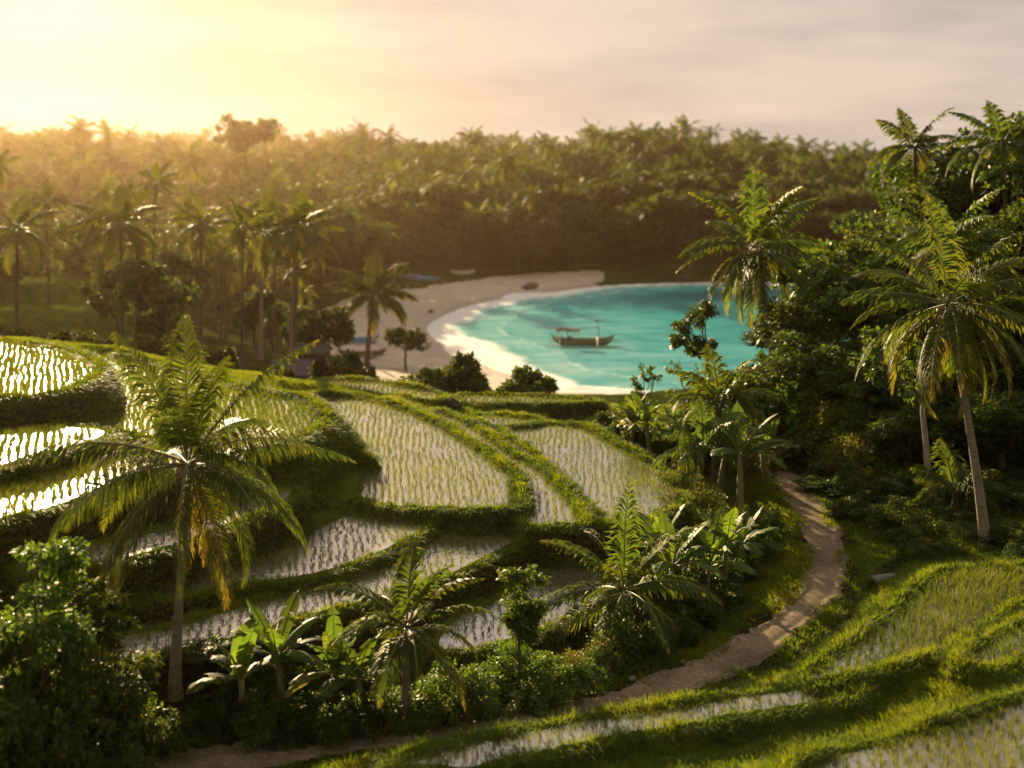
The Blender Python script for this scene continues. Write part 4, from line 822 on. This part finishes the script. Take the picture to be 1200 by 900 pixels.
def hull(mb, Ln, beam, depth, sheer, K=21, z0=0, lo=0.0, hi=1.0, off=0.0):
    """lofted double-ended hull between two fractions of its depth"""
    s = np.linspace(-1, 1, K); hb = beam / 2 * np.clip(1 - np.abs(s) ** 2.6, 0.015, 1); keel = -0.25 * depth + depth * .75 * np.abs(s) ** 5; g = depth * .75 + sheer * np.where(s > 0, s ** 4 * 1.15, np.abs(s) ** 5)
    f = np.linspace(lo, hi, 7); V = []
    for sd_ in (1, -1):
        rows = []
        for q in f:
            zz = keel + (g - keel) * q; yy = sd_ * (hb * np.sin(np.pi / 2 * min(1, q * .92 + .04)) ** .75 + off)
            rows.append(np.stack([s * Ln / 2 * (0.90 + .10 * q), yy, zz + z0], 1))
        V.append(np.array(rows))
    for q, a in enumerate(V): mb.grid(a if q == 0 else a[::-1])
def jukung(label, loc, rz, col, Ln=5.2, group=None, sc=1.0, cover=None):
    root = tag(link('outrigger_boat', None, None, loc, rz, sc), label, 'boat', group)
    mb = MB(); hull(mb, Ln, .8, .75, .45); s = np.linspace(-1, 1, 9); link('hull', mb.mesh('hull', M[col], True), root)
    mb = MB(); mb.box((0, 0, .42), (Ln * .78, .55, .04)); link('deck', mb.mesh('deck', M['wood']), root)
    for xx in (-1.2, 1.2):
        mb = MB(); t = np.linspace(-1, 1, 9); mb.tube(np.stack([0 * t + xx, t * 1.6, .68 + .12 - .5 * np.abs(t) ** 2.2], 1), .045, 6); link('crossbeam', mb.mesh('crossbeam', M['bamboo'], True), root)
    for sd_ in (-1, 1):
        mb = MB(); t = np.linspace(-1, 1, 9); mb.tube(np.stack([t * Ln * .52, 0 * t + sd_ * 1.6, .24 + .12 * np.abs(t) ** 3], 1), .07, 6); link('float', mb.mesh('float', M['bamboo'], True), root)
    if cover:
        mb = MB(); xx = np.linspace(-.7, .7, 7) * Ln / 2; yy = np.linspace(-1, 1, 7); X, Yy = np.meshgrid(xx, yy, indexing='ij'); mb.grid(np.stack([X, Yy * .52, .62 + .28 * (1 - Yy ** 2) * (1 - (X / Ln * 2.4) ** 2 * .5)], -1)); link('tarpaulin', mb.mesh('tarpaulin', M[cover], True), root)
    return root
def wooden_boat():
    x, Y = (683 - 600) / F * 169, 169.0
    root = tag(link('wooden_boat', None, None, (x, Y, 0.05), R(-4), 1.06), 'wooden outrigger boat with dark canopy and mast anchored in the turquoise bay', 'boat')
    mb = MB(); hull(mb, 8.4, 1.7, 1.0, .62, lo=.42); link('hull', mb.mesh('hull', M['hull'], True), root)
    mb = MB(); hull(mb, 8.4, 1.7, 1.0, .62, lo=0, hi=.42); link('bottom', mb.mesh('bottom', M['hull_dark'], True), root)
    mb = MB(); hull(mb, 8.4, 1.7, 1.0, .62, lo=.86, hi=.99, off=.03); link('gunwale', mb.mesh('gunwale', M['hull_dark'], True), root)
    mb = MB(); mb.box((-.1, 0, .52), (6.3, 1.3, .05)); link('deck', mb.mesh('deck', M['wood']), root)
    mb = MB(); xx = np.linspace(-3.4, -.35, 8); yy = np.linspace(-.85, .85, 7); X, Yy = np.meshgrid(xx, yy, indexing='ij')
    for dz in (0, .10): mb.grid(np.stack([X, Yy, 2.02 + dz - .12 * (Yy / .85) ** 2 - .03 * (X + 2)], -1))
    mb.box((-1.88, -.85, 1.90), (3.05, .04, .16)); mb.box((-1.88, .85, 1.90), (3.05, .04, .16)); link('canopy', mb.mesh('canopy', M['canvas']), root)
    for xx in (-3.2, -2.0, -.6):
        for yy in (-.7, .7):
            mb = MB(); mb.tube([(xx, yy, .4), (xx, yy, 1.2), (xx, yy, 1.95)], .04, 6); link('post', mb.mesh('post', M['white' if xx > -1.5 else 'wood'], True), root)
    mb = MB(); mb.tube([(2.05, 0, .45), (2.05, 0, 1.4), (2.02, 0, 2.25)], .06, 7); mb.tube([(2.02, 0, 2.2), (1.99, 0, 3.0), (1.98, 0, 3.2)], .025, 5); ma = link('mast', mb.mesh('mast', M['wood'], True), root)
    mb = MB(); X, Z = np.meshgrid(np.linspace(0, -.26, 5), np.linspace(2.82, 3.15, 4), indexing='ij'); mb.grid(np.stack([1.95 + X, .04 * np.sin(X * 18), Z], -1)); link('flag', mb.mesh('flag', M['red'], True), ma)
    mb = MB(); mb.tube([(-.9, 0, 2.03), (.6, 0, 2.12), (2.1, 0, 2.26)], .05, 6); mb.tube([(-.9, 0, 2.03), (-2.5, 0, 2.2), (-3.9, 0, 2.16)], .03, 5); link('boom', mb.mesh('boom', M['wood'], True), root)
    for xx in (-2.9, 1.9):
        mb = MB(); t = np.linspace(-1, 1, 11); mb.tube(np.stack([0 * t + xx, t * 2.6, .80 + .10 - .78 * np.abs(t) ** 2.2], 1), .06, 7); link('crossbeam', mb.mesh('crossbeam', M['bamboo'], True), root)
    for sd_ in (-1, 1):
        mb = MB(); t = np.linspace(-1, 1, 13); mb.tube(np.stack([t * 4.9 + .2, 0 * t + sd_ * 2.6, .08 + .16 * np.abs(t) ** 3], 1), .085 * (1 - .5 * np.abs(t) ** 4), 7); link('float', mb.mesh('float', M['bamboo'], True), root)
    mb = MB(); th = np.linspace(0, np.pi / 2, 6); ph = np.linspace(0, 2 * np.pi, 13)[:-1]; T, P_ = np.meshgrid(th, ph, indexing='ij'); mb.grid(np.stack([-1.75 + .5 * np.sin(T) * np.cos(P_), .4 * np.sin(T) * np.sin(P_), .55 + .58 * np.cos(T)], -1), close=True); link('engine_cover', mb.mesh('engine_cover', M['canvas'], True), root)
    for k, (xx, yy, zz, mk) in enumerate([(-3.25, -.45, .95, 'white'), (-2.95, -.55, .75, 'red'), (-3.0, .3, .85, 'white'), (-2.7, -.4, 1.25, 'white')]):
        mb = MB(); th = np.linspace(0, np.pi, 7); T, P_ = np.meshgrid(th, ph, indexing='ij'); mb.grid(np.stack([xx + .13 * np.sin(T) * np.cos(P_), yy + .13 * np.sin(T) * np.sin(P_), zz + .32 * np.cos(T)], -1), close=True); link('hanging_bag', mb.mesh('hanging_bag', M[mk], True), root)
wooden_boat()
def sandp(u, v):
    Y = 24.2 * F / (v - HV); x = (u - 600) / F * Y; return (x, Y, float(H(x, Y)) + .17)
jukung('blue beached outrigger boat with bare poles behind the beach palm', sandp(418, 403), R(8), 'blue', 5.6, sc=1.1)
jukung('brown beached outrigger boat lying nearest the terrace edge', sandp(424, 419), R(3), 'wood', 5.6, sc=1.1)
jukung('blue outrigger boat drawn up at the top of the far beach', sandp(499, 334), R(-15), 'blue', 5.0, cover='blue')
jukung('outrigger boat under a purple cover beside the blue one on the far beach', sandp(483, 333), R(10), 'purple', 4.6, cover='purple')
jukung('white boat at the foot of the trees on the far beach', sandp(542, 325), R(4), 'white', 5.0)
# ------------------------------------------------------------------ hut behind the terrace edge
def hut(label, u, Y, w, dpt, hw, hr, rz, roofm):
    x, y, z = gpos(u, Y); root = tag(link('beach_hut', None, None, (x, y, z), rz), label, 'hut')
    for sx in (-1, 1):
        for sy in (-1, 1):
            mb = MB(); mb.tube([(sx * w * .45, sy * dpt * .45, -.5), (sx * w * .45, sy * dpt * .45, hw * .5), (sx * w * .45, sy * dpt * .45, hw)], .06, 6); link('post', mb.mesh('post', M['wood'], True), root)
    mb = MB(); mb.box((0, dpt * .40, hw * .5), (w * .86, .08, hw)); mb.box((-w * .41, -.05, hw * .5), (.08, dpt * .72, hw)); link('wall', mb.mesh('wall', M['wood']), root)
    mb = MB(); xs = np.linspace(-w * .56, w * .56, 40)
    for sg in (-1, 1):
        for dz in (0, .05):
            V = np.array([[(xx, sg * q * dpt * .58, hw + hr * (1 - q) + dz + .018 * math.cos(i * np.pi) - .12 * (q > .9) * 0) for i, xx in enumerate(xs)] for q in np.linspace(0, 1, 4)]); mb.grid(V)
    rf = link('roof', mb.mesh('roof', M[roofm]), root)
    mb = MB(); mb.tube([(-w * .57, 0, hw + hr + .06), (0, 0, hw + hr + .06), (w * .57, 0, hw + hr + .06)], .06, 6); link('ridge_cap', mb.mesh('ridge_cap', M[roofm], True), rf)
hut('low hut with a purple grey sheet roof behind the terrace edge', 344, 86, 2.7, 2.6, .9, .8, R(12), 'tin')
hut('dark weathered shack just behind the grey roofed hut', 366, 93, 2.4, 2.2, 1.9, .5, R(-6), 'bark_dark')
# ------------------------------------------------------------------ rocks and stones
def rock(label, loc, size, seed, matk='rock', group=None):
    rr = np.random.default_rng(seed); th = np.linspace(0, np.pi, 12); ph = np.linspace(0, 2 * np.pi, 19)[:-1]; T, P_ = np.meshgrid(th, ph, indexing='ij')
    dx = np.stack([np.sin(T) * np.cos(P_), np.sin(T) * np.sin(P_), np.cos(T)], -1); k = rr.normal(0, 1, (6, 3)); r_ = 1 + sum(.09 * np.sin(2.2 * (dx @ nrm(q)) * (1 + i * .6) + i) for i, q in enumerate(k))
    r_[0] = r_[0].mean(); r_[-1] = r_[-1].mean(); mb = MB(); mb.grid(dx * r_[..., None] * np.array(size) / 2, close=True); return tag(link('rock', mb.mesh('rock', M[matk], True), None, loc, rr.uniform(0, 3)), label, 'rock', group)
x, y, z = sandp(622, 335); rock('dark boulder standing on the far beach sand', (x, y, z + .1), (4.0, 2.2, 1.6), 1)
x, y, z = sandp(505, 364); rock('small dark rock at the water line of the beach', (x, y, z), (1.3, .9, .7), 2)
x, y, z = sandp(436, 401); rock('low flat rock half buried in the sand past the beach palm', (x, y, z - .1), (2.2, 1.2, .5), 8)
x, y = at(1040, 668, 12.05); mb = MB(); mb.box((0, 0, 0), (.95, .5, .12), .3, taper=.9); tag(link('stone_slab', mb.mesh('stone_slab', M['stone']), None, (x, y, float(H(x, y)) + .42)), 'flat grey stone slab laid over the ditch beside the rice', 'stone slab')
for i, (u, v, s_, lb) in enumerate([(741, 799, .22, 'white stone on the grassy edge of the path'), (707, 812, .13, 'small pale stone in the path near the thicket'), (800, 783, .12, 'small pale stone at the inner edge of the path'), (985, 690, .13, 'stone on the right edge of the path bend')]):
    x, y = at(u, v, 12.75 if v > 740 else 12.45); rock(lb, (x, y, float(H(x, y)) + .10), (s_, s_ * .7, s_ * .55), 10 + i, 'stone')
# the rocky foot of the far headland
for i, (u, Y, w) in enumerate([(800, 263, 6), (840, 264, 5), (880, 264, 6)]):
    x = (u - 600) / F * Y; rock('brown rock along the foot of the far headland', (x, Y, .6), (w * 1.5, w * .7, w * .45), 30 + i, 'rock', 'rocks of the far headland')

# ------------------------------------------------------------------ the golden evening air
hm, t, n, l, o = mat('haze'); pv = n.new('ShaderNodeVolumePrincipled')
pv.inputs['Color'].default_value = (1.0, 0.70, 0.42, 1); pv.inputs['Density'].default_value = 0.00012; pv.inputs['Anisotropy'].default_value = 0.87
l.new(pv.outputs[0], o.inputs['Volume'])
mb = MB(); mb.box((0, 450, 33), (1220, 930, 74)); tag(link('haze', mb.mesh('haze', hm)), kind='stuff')
